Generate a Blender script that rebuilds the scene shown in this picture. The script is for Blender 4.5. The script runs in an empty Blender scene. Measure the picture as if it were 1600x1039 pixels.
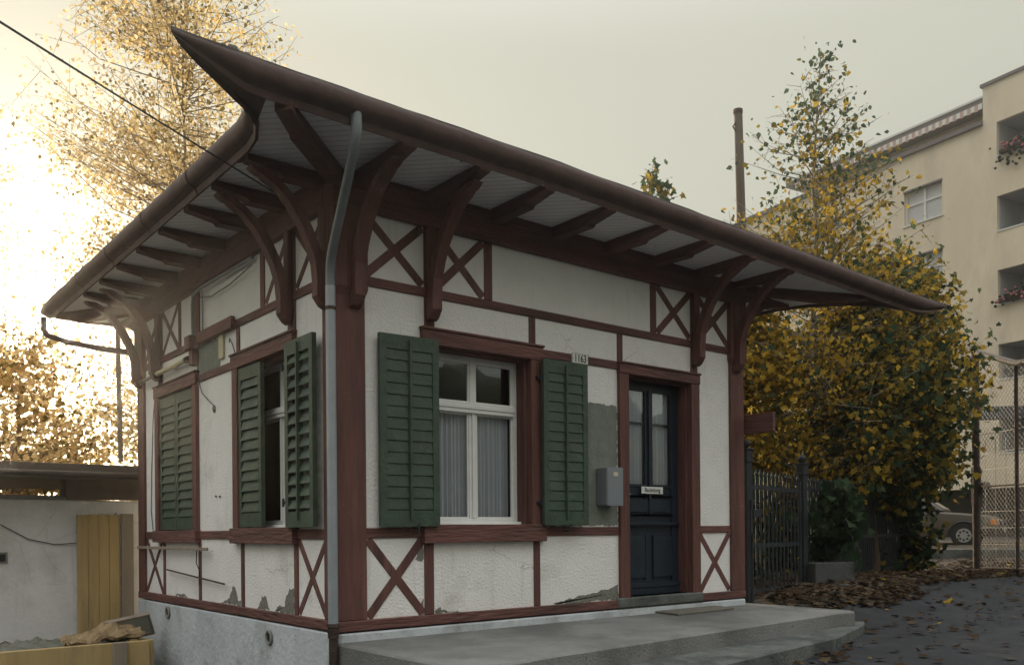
import bpy, bmesh, math, random
import numpy as np
from mathutils import Vector, Matrix
random.seed(7); rng = np.random.default_rng(7)
S = bpy.context.scene
COL = S.collection
R = math.radians

# ------------------------------------------------------------------ camera
F0 = 1383.0
AX = math.atan2(1714, F0)                       # heading, measured from +X towards +Y
FW = Vector((math.cos(AX), math.sin(AX), 0)); RT = Vector((math.sin(AX), -math.cos(AX), 0))
CP = Vector((-2.80, -5.30, 0.66))
cam = bpy.data.cameras.new('camera'); co = bpy.data.objects.new('camera', cam); COL.objects.link(co)
cam.sensor_width = 36; cam.lens = F0/1600*36
cam.shift_y = (829.6-519.5)/1600
cam.clip_start = 0.05; cam.clip_end = 3000
roll = 0.0085
up = Vector((0, 0, 1)); r2 = RT*math.cos(roll)-up*math.sin(roll); u2 = up*math.cos(roll)+RT*math.sin(roll)
M = Matrix((( r2.x, u2.x, -FW.x), (r2.y, u2.y, -FW.y), (r2.z, u2.z, -FW.z))).to_4x4(); M.translation = CP
co.matrix_world = M
S.camera = co

# ------------------------------------------------------------------ world and sun
SUN_EL = 9.0; SUN_AZ = math.degrees(AX)+29.4     # sun stands behind the trees on the left
w = bpy.data.worlds.new('World'); S.world = w; w.use_nodes = True
nt = w.node_tree; nt.nodes.clear()
o_ = nt.nodes.new('ShaderNodeOutputWorld'); b1 = nt.nodes.new('ShaderNodeBackground'); b2 = nt.nodes.new('ShaderNodeBackground')
sk = nt.nodes.new('ShaderNodeTexSky'); sk.sky_type = 'NISHITA'; sk.sun_disc = False
sk.sun_elevation = R(SUN_EL); sk.sun_rotation = R(90-SUN_AZ)
sk.dust_density = 4; sk.air_density = 1; sk.ozone_density = 1
b1.inputs['Strength'].default_value = 0.05*.22
b2.inputs['Strength'].default_value = 0.745
tcw = nt.nodes.new('ShaderNodeTexCoord'); sx = nt.nodes.new('ShaderNodeSeparateXYZ'); nt.links.new(tcw.outputs['Generated'], sx.inputs[0])
rw = nt.nodes.new('ShaderNodeValToRGB'); e_ = rw.color_ramp.elements; e_[0].position = .42; e_[0].color = (.80, .80, .67, 1); e_[1].position = .85; e_[1].color = (1, 1, 1, 1)
rw.color_ramp.interpolation = 'EASE'
# thin cloud, brighter towards the zenith than near the horizon
mxw = nt.nodes.new('ShaderNodeMixRGB'); mxw.inputs[1].default_value = (.80, .80, .67, 1); mxw.inputs[2].default_value = (2.6, 2.65, 2.7, 1)
mrw = nt.nodes.new('ShaderNodeMapRange'); mrw.interpolation_type = 'SMOOTHSTEP'; mrw.inputs[1].default_value = .46; mrw.inputs[2].default_value = .80
nt.links.new(sx.outputs['Z'], mrw.inputs[0]); nt.links.new(mrw.outputs[0], mxw.inputs[0]); nt.links.new(mxw.outputs[0], b2.inputs[0]); nt.nodes.remove(rw)
ad = nt.nodes.new('ShaderNodeAddShader')
nt.links.new(sk.outputs[0], b1.inputs[0]); nt.links.new(b1.outputs[0], ad.inputs[0]); nt.links.new(b2.outputs[0], ad.inputs[1])
nt.links.new(ad.outputs[0], o_.inputs[0])
sl = bpy.data.lights.new('sun', 'SUN'); sl.energy = 5.0; sl.angle = R(0.6); sl.color = (1, .85, .62)
so = bpy.data.objects.new('sun', sl); COL.objects.link(so)
sd = Vector((math.cos(R(SUN_AZ))*math.cos(R(SUN_EL)), math.sin(R(SUN_AZ))*math.cos(R(SUN_EL)), math.sin(R(SUN_EL))))
so.rotation_euler = sd.to_track_quat('Z', 'Y').to_euler(); so.location = sd*60
S.view_settings.view_transform = 'Standard'; S.view_settings.look = 'None'
S.view_settings.exposure = 0.0; S.view_settings.gamma = 1
S.cycles.max_bounces = 8; S.cycles.transparent_max_bounces = 16; S.cycles.volume_bounces = 0

# ------------------------------------------------------------------ materials
def mat(name, col, rough=.7, var=.12, scale=6, bump=0, bscale=60, metal=0, stretch=None, col2=None, thr=(.45, .6), spec=.3, speck=None):
    """base colour varied by noise; col2 mixes in as patches; speck = (colour, scale, limit)"""
    m = bpy.data.materials.new(name); m.use_nodes = True; n = m.node_tree.nodes; l = m.node_tree.links
    p = n['Principled BSDF']; p.inputs['Roughness'].default_value = rough; p.inputs['Metallic'].default_value = metal
    p.inputs['Specular IOR Level'].default_value = spec
    tc = n.new('ShaderNodeTexCoord'); src = tc.outputs['Object']
    if stretch:
        mp = n.new('ShaderNodeMapping'); mp.inputs['Scale'].default_value = stretch; l.new(src, mp.inputs[0]); src2 = mp.outputs[0]
    else: src2 = src
    nz = n.new('ShaderNodeTexNoise'); nz.inputs['Scale'].default_value = scale; nz.inputs['Detail'].default_value = 8; nz.inputs['Roughness'].default_value = .65
    l.new(src2, nz.inputs[0])
    rp = n.new('ShaderNodeValToRGB'); rp.color_ramp.elements[0].position = .3; rp.color_ramp.elements[1].position = .7
    rp.color_ramp.elements[0].color = (*[c*(1-var) for c in col], 1); rp.color_ramp.elements[1].color = (*[min(1, c*(1+var)) for c in col], 1)
    l.new(nz.outputs[0], rp.inputs[0]); out = rp.outputs[0]
    if col2:
        n2 = n.new('ShaderNodeTexNoise'); n2.inputs['Scale'].default_value = scale*.6; n2.inputs['Detail'].default_value = 6; n2.inputs['Roughness'].default_value = .7
        l.new(src2, n2.inputs[0])
        r3 = n.new('ShaderNodeMapRange'); r3.inputs[1].default_value = thr[0]; r3.inputs[2].default_value = thr[1]; l.new(n2.outputs[0], r3.inputs[0])
        mx = n.new('ShaderNodeMixRGB'); mx.inputs[2].default_value = (*col2, 1); l.new(r3.outputs[0], mx.inputs[0]); l.new(out, mx.inputs[1]); out = mx.outputs[0]
    if speck:
        n3 = n.new('ShaderNodeTexNoise'); n3.inputs['Scale'].default_value = speck[1]; n3.inputs['Detail'].default_value = 3
        l.new(src, n3.inputs[0])
        r4 = n.new('ShaderNodeMapRange'); r4.inputs[1].default_value = speck[2]; r4.inputs[2].default_value = speck[2]+.03; l.new(n3.outputs[0], r4.inputs[0])
        mx = n.new('ShaderNodeMixRGB'); mx.inputs[2].default_value = (*speck[0], 1); l.new(r4.outputs[0], mx.inputs[0]); l.new(out, mx.inputs[1]); out = mx.outputs[0]
    l.new(out, p.inputs['Base Color'])
    if bump:
        nb = n.new('ShaderNodeTexNoise'); nb.inputs['Scale'].default_value = bscale; nb.inputs['Detail'].default_value = 5
        l.new(src2 if stretch else src, nb.inputs[0])
        bp = n.new('ShaderNodeBump'); bp.inputs['Strength'].default_value = bump; bp.inputs['Distance'].default_value = .02
        l.new(nb.outputs[0], bp.inputs['Height']); l.new(bp.outputs[0], p.inputs['Normal'])
    return m

PL = mat('white_stucco', (.80, .78, .745), .9, .05, 3, .5, 55, col2=(.60, .58, .53), thr=(.56, .75), speck=((.16, .15, .13), 38, .735))
PLG = mat('grey_cement', (.19, .205, .175), .9, .18, 9, .4, 50)
MORT = mat('bare_mortar', (.20, .20, .17), .95, .3, 20, .8, 70)
TV = mat('brown_paint', (.140, .063, .054), .6, .38, 9, .8, 45, stretch=(1, 1, .12), spec=.25, col2=(.085, .045, .038), thr=(.50, .66), speck=((.34, .29, .25), 30, .745))
TH = mat('brown_paint_level', (.140, .063, .054), .6, .38, 9, .8, 45, stretch=(.15, .15, 1), spec=.25, col2=(.085, .045, .038), thr=(.50, .66), speck=((.34, .29, .25), 30, .745))
EAVE = mat('brown_sheet_metal', (.095, .056, .048), .58, .28, 6, .25, 14, spec=.25, speck=((.16, .12, .10), 20, .70))
GRN = mat('green_shutter_paint', (.052, .078, .055), .5, .25, 9, .3, 40, spec=.3, col2=(.085, .10, .08), thr=(.56, .72), speck=((.13, .16, .12), 30, .73))
SOF = mat('soffit_board', (.55, .55, .52), .7, .1, 5, .2, 20)
DOORM = mat('dark_blue_door_paint', (.016, .025, .036), .4, .2, 6, .12, 20, spec=.4)
WFR = mat('white_window_paint', (.72, .72, .69), .5, .06, 8, .1, 30)
PIPE = mat('zinc_pipe', (.33, .36, .385), .4, .12, 6, .06, 20, metal=.35)
PIPEB = mat('weathered_pipe', (.21, .23, .235), .45, .2, 6, .06, 20, metal=.3)
FOUN = mat('whitewashed_foundation', (.50, .53, .55), .9, .12, 2.5, .5, 22, col2=(.30, .32, .32), thr=(.5, .68), speck=((.2, .2, .19), 22, .72))
CONC = mat('worn_concrete', (.20, .20, .19), .85, .16, 1.6, .45, 60, col2=(.125, .128, .118), thr=(.46, .62), speck=((.08, .075, .06), 45, .69))
CONCD = mat('dirty_concrete', (.12, .125, .115), .9, .25, 5, .5, 40, col2=(.06, .065, .06), thr=(.45, .6))
ASPH = mat('asphalt', (.023, .024, .027), .85, .18, 3, .5, 120, col2=(.036, .037, .040), thr=(.48, .62), speck=((.08, .08, .08), 130, .70))
EARTH = mat('leafy_earth', (.055, .045, .033), .95, .4, 14, .8, 40, col2=(.12, .075, .035), thr=(.5, .6))
METB = mat('grey_enamel', (.24, .26, .28), .4, .05, 5, .03, 40, metal=.2)
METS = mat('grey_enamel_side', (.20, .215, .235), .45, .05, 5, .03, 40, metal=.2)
IRON = mat('dark_iron_paint', (.028, .033, .038), .5, .25, 12, .2, 60)
RUST = mat('rusty_steel', (.050, .034, .028), .7, .35, 12, .4, 60, col2=(.12, .062, .035), thr=(.52, .64))
GALV = mat('galvanised_wire', (.10, .09, .08), .5, .2, 20, metal=.4)
SIGNW = mat('sign_white', (.68, .68, .64), .5, .04, 20)
INK = mat('black_ink', (.02, .02, .02), .5, .05, 5)
CURT = mat('curtain_cloth', (.82, .76, .71), .9, .06, 6, .1, 60)
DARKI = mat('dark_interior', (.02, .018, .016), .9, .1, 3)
YEL = mat('yellow_plank_paint', (.46, .33, .15), .7, .2, 5, .3, 30, stretch=(1, 1, .15), col2=(.34, .26, .14), thr=(.5, .62))
WOOD = mat('grey_weathered_wood', (.27, .22, .17), .8, .25, 8, .3, 30, stretch=(1, 1, .1))
SHEDW = mat('shed_white_render', (.82, .80, .79), .9, .10, 2, .4, 50, col2=(.58, .55, .50), thr=(.52, .72), speck=((.2, .18, .16), 26, .75))
SHEDR = mat('shed_roof_edge', (.16, .13, .10), .8, .2, 6, .3, 30)
APT = mat('cream_render', (.72, .62, .47), .9, .07, .8, .5, 9, stretch=(1, 1, .35), col2=(.56, .48, .37), thr=(.5, .72))
APTG = mat('balcony_grey', (.42, .43, .44), .8, .06, 1.5)
APTR = mat('roof_edge_metal', (.14, .12, .115), .6, .1, 2)
TUBE = mat('yellowed_plastic', (.50, .45, .28), .5, .08, 9)
GLASSB = mat('window_dark_glass', (.02, .022, .025), .08, .1, 3, spec=.6)
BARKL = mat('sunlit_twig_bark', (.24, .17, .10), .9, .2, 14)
BARK = mat('brown_bark', (.060, .040, .028), .9, .3, 14, .8, 50, stretch=(1, 1, .3))
BIRCH = mat('birch_bark', (.34, .30, .25), .8, .2, 10, .5, 40, stretch=(1, 1, 2.5), col2=(.05, .045, .04), thr=(.52, .6))
POLE = mat('old_timber_pole', (.14, .11, .085), .85, .25, 10, .4, 40, stretch=(1, 1, .1))
ROOFM = mat('slate_roof', (.10, .09, .085), .8, .3, 10, .5, 20)
RUBB = mat('tyre_rubber', (.02, .02, .02), .8, .1, 5)
CARP = mat('dull_bronze_car_paint', (.075, .060, .042), .35, .05, 3, metal=.1, spec=.5)
CARD = mat('black_trim', (.018, .018, .018), .5, .1, 4)
CHRO = mat('wheel_alloy', (.5, .5, .5), .35, .05, 5, metal=.7)
AMB = mat('amber_lens', (.70, .25, .02), .3, .05, 5)
LENS = mat('headlight_lens', (.55, .58, .6), .15, .05, 5, metal=.3, spec=.6)
STONE = mat('pale_stone', (.24, .24, .22), .9, .2, 9, .6, 30)
HILLM = mat('wooded_hill_green', (.030, .038, .020), .95, .5, .25, .9, .6, col2=(.10, .07, .02), thr=(.52, .66))
TARP = mat('grey_tarpaulin', (.14, .14, .11), .6, .2, 8, .5, 20)
RUBBLE = mat('tan_rubble', (.28, .20, .11), .9, .3, 9, .7, 30)
FLOWER = mat('pink_flowers', (.45, .16, .17), .8, .3, 9)
AWN1 = mat('awning_stripe_pink', (.50, .33, .28), .8, .05, 5)

def leaf_mat(name, col, trans=.5):
    m = bpy.data.materials.new(name); m.use_nodes = True; n = m.node_tree.nodes; l = m.node_tree.links; n.clear()
    o = n.new('ShaderNodeOutputMaterial'); d = n.new('ShaderNodeBsdfDiffuse'); t = n.new('ShaderNodeBsdfTranslucent'); mx = n.new('ShaderNodeMixShader')
    tc = n.new('ShaderNodeTexCoord'); nz = n.new('ShaderNodeTexNoise'); nz.inputs['Scale'].default_value = 2.5; nz.inputs['Detail'].default_value = 4
    l.new(tc.outputs['Object'], nz.inputs[0])
    rp = n.new('ShaderNodeValToRGB'); rp.color_ramp.elements[0].position = .35; rp.color_ramp.elements[1].position = .65
    rp.color_ramp.elements[0].color = (*[c*.75 for c in col], 1); rp.color_ramp.elements[1].color = (*[c*1.25 for c in col], 1)
    l.new(nz.outputs[0], rp.inputs[0])
    l.new(rp.outputs[0], d.inputs[0]); l.new(rp.outputs[0], t.inputs[0]); mx.inputs[0].default_value = trans
    l.new(d.outputs[0], mx.inputs[1]); l.new(t.outputs[0], mx.inputs[2]); l.new(mx.outputs[0], o.inputs[0]); return m
LY = leaf_mat('leaf_yellow', (.52, .34, .05), .6); LO = leaf_mat('leaf_olive', (.21, .16, .035), .5); LG = leaf_mat('leaf_green', (.070, .105, .055))
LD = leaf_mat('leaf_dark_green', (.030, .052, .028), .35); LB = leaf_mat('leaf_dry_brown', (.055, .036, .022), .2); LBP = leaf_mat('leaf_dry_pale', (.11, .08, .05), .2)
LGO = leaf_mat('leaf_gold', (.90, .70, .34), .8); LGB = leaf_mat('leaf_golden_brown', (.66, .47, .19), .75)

def glass(name, tint=(.9, .95, 1), refl=.06):
    m = bpy.data.materials.new(name); m.use_nodes = True; n = m.node_tree.nodes; l = m.node_tree.links; n.clear()
    o = n.new('ShaderNodeOutputMaterial'); t = n.new('ShaderNodeBsdfTransparent'); g = n.new('ShaderNodeBsdfGlossy'); mx = n.new('ShaderNodeMixShader')
    lw = n.new('ShaderNodeLayerWeight'); lw.inputs[0].default_value = .22
    ma = n.new('ShaderNodeMath'); ma.operation = 'ADD'; ma.inputs[1].default_value = refl
    nz = n.new('ShaderNodeTexNoise'); nz.inputs['Scale'].default_value = 1.7; bp = n.new('ShaderNodeBump'); bp.inputs['Strength'].default_value = .03; bp.inputs['Distance'].default_value = .012
    l.new(nz.outputs[0], bp.inputs['Height']); l.new(bp.outputs[0], g.inputs['Normal'])
    t.inputs[0].default_value = (*tint, 1); g.inputs['Roughness'].default_value = .02; g.inputs[0].default_value = (.9, .9, .9, 1)
    l.new(lw.outputs['Fresnel'], ma.inputs[0]); l.new(ma.outputs[0], mx.inputs[0]); l.new(t.outputs[0], mx.inputs[1]); l.new(g.outputs[0], mx.inputs[2]); l.new(mx.outputs[0], o.inputs[0]); return m
def weather(m):
    """hairline cracks and thin rusty-grey run marks, part of the render itself"""
    n = m.node_tree.nodes; l = m.node_tree.links; bc = n['Principled BSDF'].inputs['Base Color']; src = bc.links[0].from_socket
    tc = n.new('ShaderNodeTexCoord'); nz = n.new('ShaderNodeTexNoise'); nz.inputs['Scale'].default_value = 3; nz.inputs['Detail'].default_value = 5
    l.new(tc.outputs['Object'], nz.inputs[0]); ad_ = n.new('ShaderNodeVectorMath'); ad_.operation = 'MULTIPLY_ADD'; ad_.inputs[1].default_value = (.16, .16, .16)
    l.new(nz.outputs['Color'], ad_.inputs[0]); l.new(tc.outputs['Object'], ad_.inputs[2])
    vo = n.new('ShaderNodeTexVoronoi'); vo.feature = 'DISTANCE_TO_EDGE'; vo.inputs['Scale'].default_value = 1.5; l.new(ad_.outputs[0], vo.inputs[0])
    mr = n.new('ShaderNodeMapRange'); mr.inputs[1].default_value = .0; mr.inputs[2].default_value = .005; mr.inputs[3].default_value = .55; mr.inputs[4].default_value = 0; l.new(vo.outputs['Distance'], mr.inputs[0])
    n2 = n.new('ShaderNodeTexNoise'); n2.inputs['Scale'].default_value = 1.3; l.new(tc.outputs['Object'], n2.inputs[0])
    m2 = n.new('ShaderNodeMapRange'); m2.inputs[1].default_value = .57; m2.inputs[2].default_value = .66; l.new(n2.outputs[0], m2.inputs[0])
    mu = n.new('ShaderNodeMath'); mu.operation = 'MULTIPLY'; l.new(mr.outputs[0], mu.inputs[0]); l.new(m2.outputs[0], mu.inputs[1])
    mx = n.new('ShaderNodeMixRGB'); mx.inputs[2].default_value = (.20, .18, .16, 1); l.new(mu.outputs[0], mx.inputs[0]); l.new(src, mx.inputs[1])
    mp = n.new('ShaderNodeMapping'); mp.inputs['Scale'].default_value = (9, 9, .8); l.new(tc.outputs['Object'], mp.inputs[0])
    n3 = n.new('ShaderNodeTexNoise'); n3.inputs['Scale'].default_value = 1.6; n3.inputs['Detail'].default_value = 4; l.new(mp.outputs[0], n3.inputs[0])
    m3 = n.new('ShaderNodeMapRange'); m3.inputs[1].default_value = .60; m3.inputs[2].default_value = .80; m3.inputs[4].default_value = .30; l.new(n3.outputs[0], m3.inputs[0])
    mx2 = n.new('ShaderNodeMixRGB'); mx2.inputs[2].default_value = (.36, .33, .28, 1); l.new(m3.outputs[0], mx2.inputs[0]); l.new(mx.outputs[0], mx2.inputs[1]); l.new(mx2.outputs[0], bc)
for m_ in (PL, SHEDW, FOUN): weather(m_)
GLS = glass('old_window_glass')

# ------------------------------------------------------------------ helpers
class MB:
    def __init__(s): s.v = []; s.f = []; s.m = []
    def add(s, vs, fs, mi=0):
        b = len(s.v); s.v += [tuple(v) for v in vs]; s.f += [tuple(b+i for i in f) for f in fs]; s.m += [mi]*len(fs); return s
    def box(s, x0, x1, y0, y1, z0, z1, mi=0, mx=None):
        vs = [(x, y, z) for z in (z0, z1) for y in (y0, y1) for x in (x0, x1)]
        if mx is not None: vs = [mx @ Vector(v) for v in vs]
        return s.add(vs, [(0, 2, 3, 1), (4, 5, 7, 6), (0, 1, 5, 4), (2, 6, 7, 3), (0, 4, 6, 2), (1, 3, 7, 5)], mi)
    def bar(s, a, b, wd, th, nrm, mi=0):
        """rectangular bar a->b, th measured along nrm, wd across"""
        a, b, nrm = Vector(a), Vector(b), Vector(nrm).normalized(); d = (b-a).normalized(); c = d.cross(nrm).normalized()
        vs = [p+c*sx*wd/2+nrm*sn*th/2 for p in (a, b) for sx, sn in ((-1, -1), (1, -1), (1, 1), (-1, 1))]
        return s.add(vs, [(0, 1, 2, 3), (7, 6, 5, 4), (0, 4, 5, 1), (1, 5, 6, 2), (2, 6, 7, 3), (3, 7, 4, 0)], mi)
    def tube(s, pts, r, n=8, mi=0, cap=True):
        pts = [Vector(p) for p in pts]; rs = r if isinstance(r, (list, tuple)) else [r]*len(pts)
        b = len(s.v); prev = None
        for i, p in enumerate(pts):
            d = (pts[min(i+1, len(pts)-1)]-pts[max(i-1, 0)]).normalized()
            x = d.orthogonal().normalized() if prev is None else (prev-d*prev.dot(d)).normalized()
            prev = x; y = d.cross(x)
            for k in range(n):
                t = 2*math.pi*k/n; s.v.append(tuple(p+(x*math.cos(t)+y*math.sin(t))*rs[i]))
        for i in range(len(pts)-1):
            for k in range(n):
                s.f.append((b+i*n+k, b+i*n+(k+1) % n, b+(i+1)*n+(k+1) % n, b+(i+1)*n+k)); s.m.append(mi)
        if cap:
            s.f.append(tuple(b+k for k in range(n))[::-1]); s.m.append(mi)
            e = b+(len(pts)-1)*n; s.f.append(tuple(e+k for k in range(n))); s.m.append(mi)
        return s
    def prism(s, poly, ax, a0, a1, mi=0):
        """poly of 2D points extruded along axis ax ('x','y','z') from a0 to a1"""
        def P(q, a): return {'x': (a, q[0], q[1]), 'y': (q[0], a, q[1]), 'z': (q[0], q[1], a)}[ax]
        n = len(poly); vs = [P(q, a0) for q in poly]+[P(q, a1) for q in poly]
        return s.add(vs, [tuple(range(n))[::-1], tuple(range(n, 2*n))]+[(i, (i+1) % n, n+(i+1) % n, n+i) for i in range(n)], mi)
    def sphere(s, c, r, seg=10, mi=0, sc=(1, 1, 1)):
        vs = []; rings = seg//2
        for i in range(rings+1):
            ph = math.pi*i/rings
            for k in range(seg): vs.append((c[0]+r*sc[0]*math.sin(ph)*math.cos(2*math.pi*k/seg), c[1]+r*sc[1]*math.sin(ph)*math.sin(2*math.pi*k/seg), c[2]+r*sc[2]*math.cos(ph)))
        fs = [(i*seg+k, (i+1)*seg+k, (i+1)*seg+(k+1) % seg, i*seg+(k+1) % seg) for i in range(rings) for k in range(seg)]
        return s.add(vs, fs, mi)

def tag(o, label=None, cat=None, group=None, kind=None):
    if label: o['label'] = label
    if cat: o['category'] = cat
    if group: o['group'] = group
    if kind: o['kind'] = kind
    return o
def build(name, mb, mats, parent=None, bevel=0, smooth=False, label=None, cat=None, group=None, kind=None):
    if not isinstance(mats, (list, tuple)): mats = [mats]
    me = bpy.data.meshes.new(name); me.from_pydata(mb.v, [], mb.f)
    for m in mats: me.materials.append(m)
    if len(mats) > 1: me.polygons.foreach_set('material_index', mb.m)
    bm = bmesh.new(); bm.from_mesh(me)
    if len(bm.verts) < 20000: bmesh.ops.recalc_face_normals(bm, faces=bm.faces)
    bm.to_mesh(me); bm.free()
    if smooth:
        me.polygons.foreach_set('use_smooth', [True]*len(me.polygons))
        try: me.set_sharp_from_angle(angle=R(40))
        except Exception: pass
    me.update()
    o = bpy.data.objects.new(name, me); COL.objects.link(o)
    if parent: o.parent = parent; o.matrix_parent_inverse = Matrix.Translation(-parent_loc(parent))
    if bevel:
        b = o.modifiers.new('bevel', 'BEVEL'); b.width = bevel; b.segments = 1; b.limit_method = 'ANGLE'
    return tag(o, label, cat, group, kind)
def parent_loc(p):
    if p.type == 'MESH': return Vector((0, 0, 0))
    l = Vector(p.location)
    while p.parent: p = p.parent; l = l+Vector(p.location)
    return l
def thing(name, label, cat, loc=(0, 0, 0), group=None, kind=None):
    o = bpy.data.objects.new(name, None); o.location = loc; o.empty_display_size = .2; COL.objects.link(o); return tag(o, label, cat, group, kind)
def copy_tree(o, parent=None):
    c = o.copy(); COL.objects.link(c)
    if parent: c.parent = parent
    for ch in list(o.children): copy_tree(ch, c)
    return c

# ------------------------------------------------------------------ ground
def interp(x, xs, ys): return float(np.interp(x, xs, ys))
def sm(a, b, x):
    t = min(1, max(0, (x-a)/(b-a))); return t*t*(3-2*t)
def gz(x, y):
    z = interp(x, [-6, -3, -.1, .3, 1.7, 4.5, 8, 12, 20, 33, 80], [-.85, -.80, -.78, -.55, -.34, -.27, -.13, -.03, .2, .28, .3])
    z += .20*sm(-1.0, 0.2, y)*sm(4.0, 4.7, x)*(1-sm(7, 11, x))
    if x < 1: z += .36*sm(3.9, 5.0, y)
    return z
xs = sorted(set([-130, -80, -50, -25, -12]+[round(-8+.25*i, 2) for i in range(96)]+[17, 18, 20, 22, 25, 28, 33, 40, 60, 90, 130]))
ys = sorted(set([-130, -80, -50, -25, -14]+[round(-9+.25*i, 2) for i in range(80)]+[12, 14, 17, 20, 25, 33, 50, 85, 130]))
mb = MB(); nx = len(xs)
mb.v = [(x, y, gz(x, y)+.006*math.sin(x*3.1+y*1.7)*(abs(x) < 20)) for y in ys for x in xs]
mb.f = [(j*nx+i, j*nx+i+1, (j+1)*nx+i+1, (j+1)*nx+i) for j in range(len(ys)-1) for i in range(nx-1)]; mb.m = [0]*len(mb.f)
build('ground', mb, ASPH, smooth=True, label='dark worn asphalt yard and street in front of the timber framed hut', cat='ground', kind='structure')

# leafy earth beside and behind the fence, a sheet laid on the ground
def edge_y(x): return interp(x, [4.55, 5.5, 7, 9, 11, 14, 40], [-.35, -.45, -.35, .1, .25, .9, 4.5])+.10*math.sin(x*2.7)+.05*math.sin(x*7.1)
mb = MB(); ex = [4.55+.2*i for i in range(100)]; rows = 14
for i, x in enumerate(ex):
    y0 = edge_y(x)
    for j in range(rows):
        y = y0+(j/(rows-1))**1.5*(16); mb.v.append((x, y, gz(x, y)+.012+.03*(j > 0)+.012*math.sin(x*9+y*7)*(j > 0)))
mb.f = [(i*rows+j, (i+1)*rows+j, (i+1)*rows+j+1, i*rows+j+1) for i in range(len(ex)-1) for j in range(rows-1)]; mb.m = [0]*len(mb.f)
build('earth_strip', mb, EARTH, smooth=True, label='bare earth littered with leaves under the trees behind the iron fence', cat='earth', kind='structure')

# wooded hill across the street, behind the viewer (mirrored in the panes)
mb = MB(); n_ = 90
for i in range(n_):
    a = R(-170+160*i/(n_-1)); 
    h = 10.3+2.5*math.sin(i*.31)+1.3*math.sin(i*.9+1)+.8*math.sin(i*2.3)
    for rr, zz in ((48, -2), (50, h*.5), (54, h), (75, h+4), (90, -2)):
        mb.v.append((math.cos(a)*rr+.8*math.sin(i*3.3+zz), math.sin(a)*rr-4, zz))
mb.f = [(i*5+j, (i+1)*5+j, (i+1)*5+j+1, i*5+j+1) for i in range(n_-1) for j in range(4)]; mb.m = [0]*len(mb.f)
build('hills', mb, HILLM, smooth=True, label='dark wooded hillside across the street mirrored in the window panes', cat='hill', kind='structure')

# ------------------------------------------------------------------ platform in front of the hut
mb = MB()
plat = [(-.045, -.02), (-.06, -.8), (-.05, -1.25), (.0, -1.38), (.12, -1.46), (.3, -1.475), (.62, -1.42), (1.85, -1.31), (3.2, -1.19), (4.25, -1.10), (4.42, -1.14), (4.50, -1.05), (4.55, .10), (4.34, .10), (4.34, -.02)]
mb.prism(plat, 'z', -1.3, -.07)
b_ = build('platform', mb, CONC, bevel=.012, label='low worn concrete platform running along the front of the hut', cat='platform', kind='structure')
mb = MB(); mb.prism([(.15, -1.46), (.15, -1.96), (1.73, -1.76), (3.6, -1.47), (4.6, -1.12), (4.86, -.98), (4.60, -.9), (4.45, -.99), (4.38, -1.08), (4.25, -1.06), (3.2, -1.15), (1.85, -1.27), (.62, -1.37), (.3, -1.40)], 'z', -1.3, -.195)
build('step', mb, CONCD, bevel=.012, label='lower concrete step along the front edge of the platform', cat='step', kind='structure')

# ------------------------------------------------------------------ the timber framed hut
W = 4.34
H = thing('timber_framed_hut', 'small white plastered hut with brown timber framing, green shutters and wide upturned eaves', 'hut', (2.17, 2.17, 0))

# foundation
mb = MB(); mb.prism([(-.03, 0.0), (-.03, W+.03), (W+.03, W+.03), (W+.03, 0.0)], 'z', -1.3, -.012)
mb.box(-.015, W+.02, -.035, 0, -.3, -.012)
fo = build('foundation', mb, FOUN, H, bevel=.01)
for y_ in (1.05, 3.40):
    mb = MB(); c = Vector((-.03, y_, -.125 if y_ < 2 else -.09)); ring = [c+Vector((-.012, .045*math.cos(t), .05*math.sin(t))) for t in np.linspace(0, 2*math.pi, 17)]
    mb.tube(ring, .011, 6, cap=False); mb.tube([c+Vector((-.006, 0, 0)), c+Vector((.0, 0, 0))], .04, 12, 1)
    build('drain_ring', mb, [STONE, CARD], fo, smooth=True)

# a wall-local frame: u along the wall, n outwards, z up
class Wall:
    def __init__(s, k): s.k = k
    def P(s, u, n, z):
        return {0: (u, -n, z), 1: (-n, u, z), 2: (W+n, u, z), 3: (u, W+n, z)}[s.k]
    def box(s, mb, u0, u1, n0, n1, z0, z1, mi=0):
        a = s.P(u0, n0, z0); b = s.P(u1, n1, z1)
        return mb.box(min(a[0], b[0]), max(a[0], b[0]), min(a[1], b[1]), max(a[1], b[1]), z0, z1, mi)
    def nrm(s): return {0: (0, -1, 0), 1: (-1, 0, 0), 2: (1, 0, 0), 3: (0, 1, 0)}[s.k]
FR, SI, RI, BA = Wall(0), Wall(1), Wall(2), Wall(3)

def plaster(wl, holes, u0, u1, label=None):
    us = sorted(set([u0, u1]+[h[0] for h in holes]+[h[1] for h in holes])); mb = MB()
    for a, b in zip(us[:-1], us[1:]):
        zs = [(.03, 3.0)]
        for h in holes:
            if h[0] <= a and b <= h[1]:
                nz = []
                for z0, z1 in zs:
                    if h[2] > z0: nz.append((z0, h[2]))
                    if h[3] < z1: nz.append((h[3], z1))
                zs = nz
        for z0, z1 in zs: wl.box(mb, a, b, -.2, 0, z0, z1)
    bm_o = build('plaster_wall', mb, PL, H)
    bm = bmesh.new(); bm.from_mesh(bm_o.data); bmesh.ops.remove_doubles(bm, verts=bm.verts, dist=1e-4)
    seen = {}
    for f in bm.faces: seen.setdefault(tuple(sorted(v.index for v in f.verts)), []).append(f)
    bmesh.ops.delete(bm, geom=[f for fs in seen.values() if len(fs) > 1 for f in fs], context='FACES')
    bm.to_mesh(bm_o.data); bm.free()
    return bm_o
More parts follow.
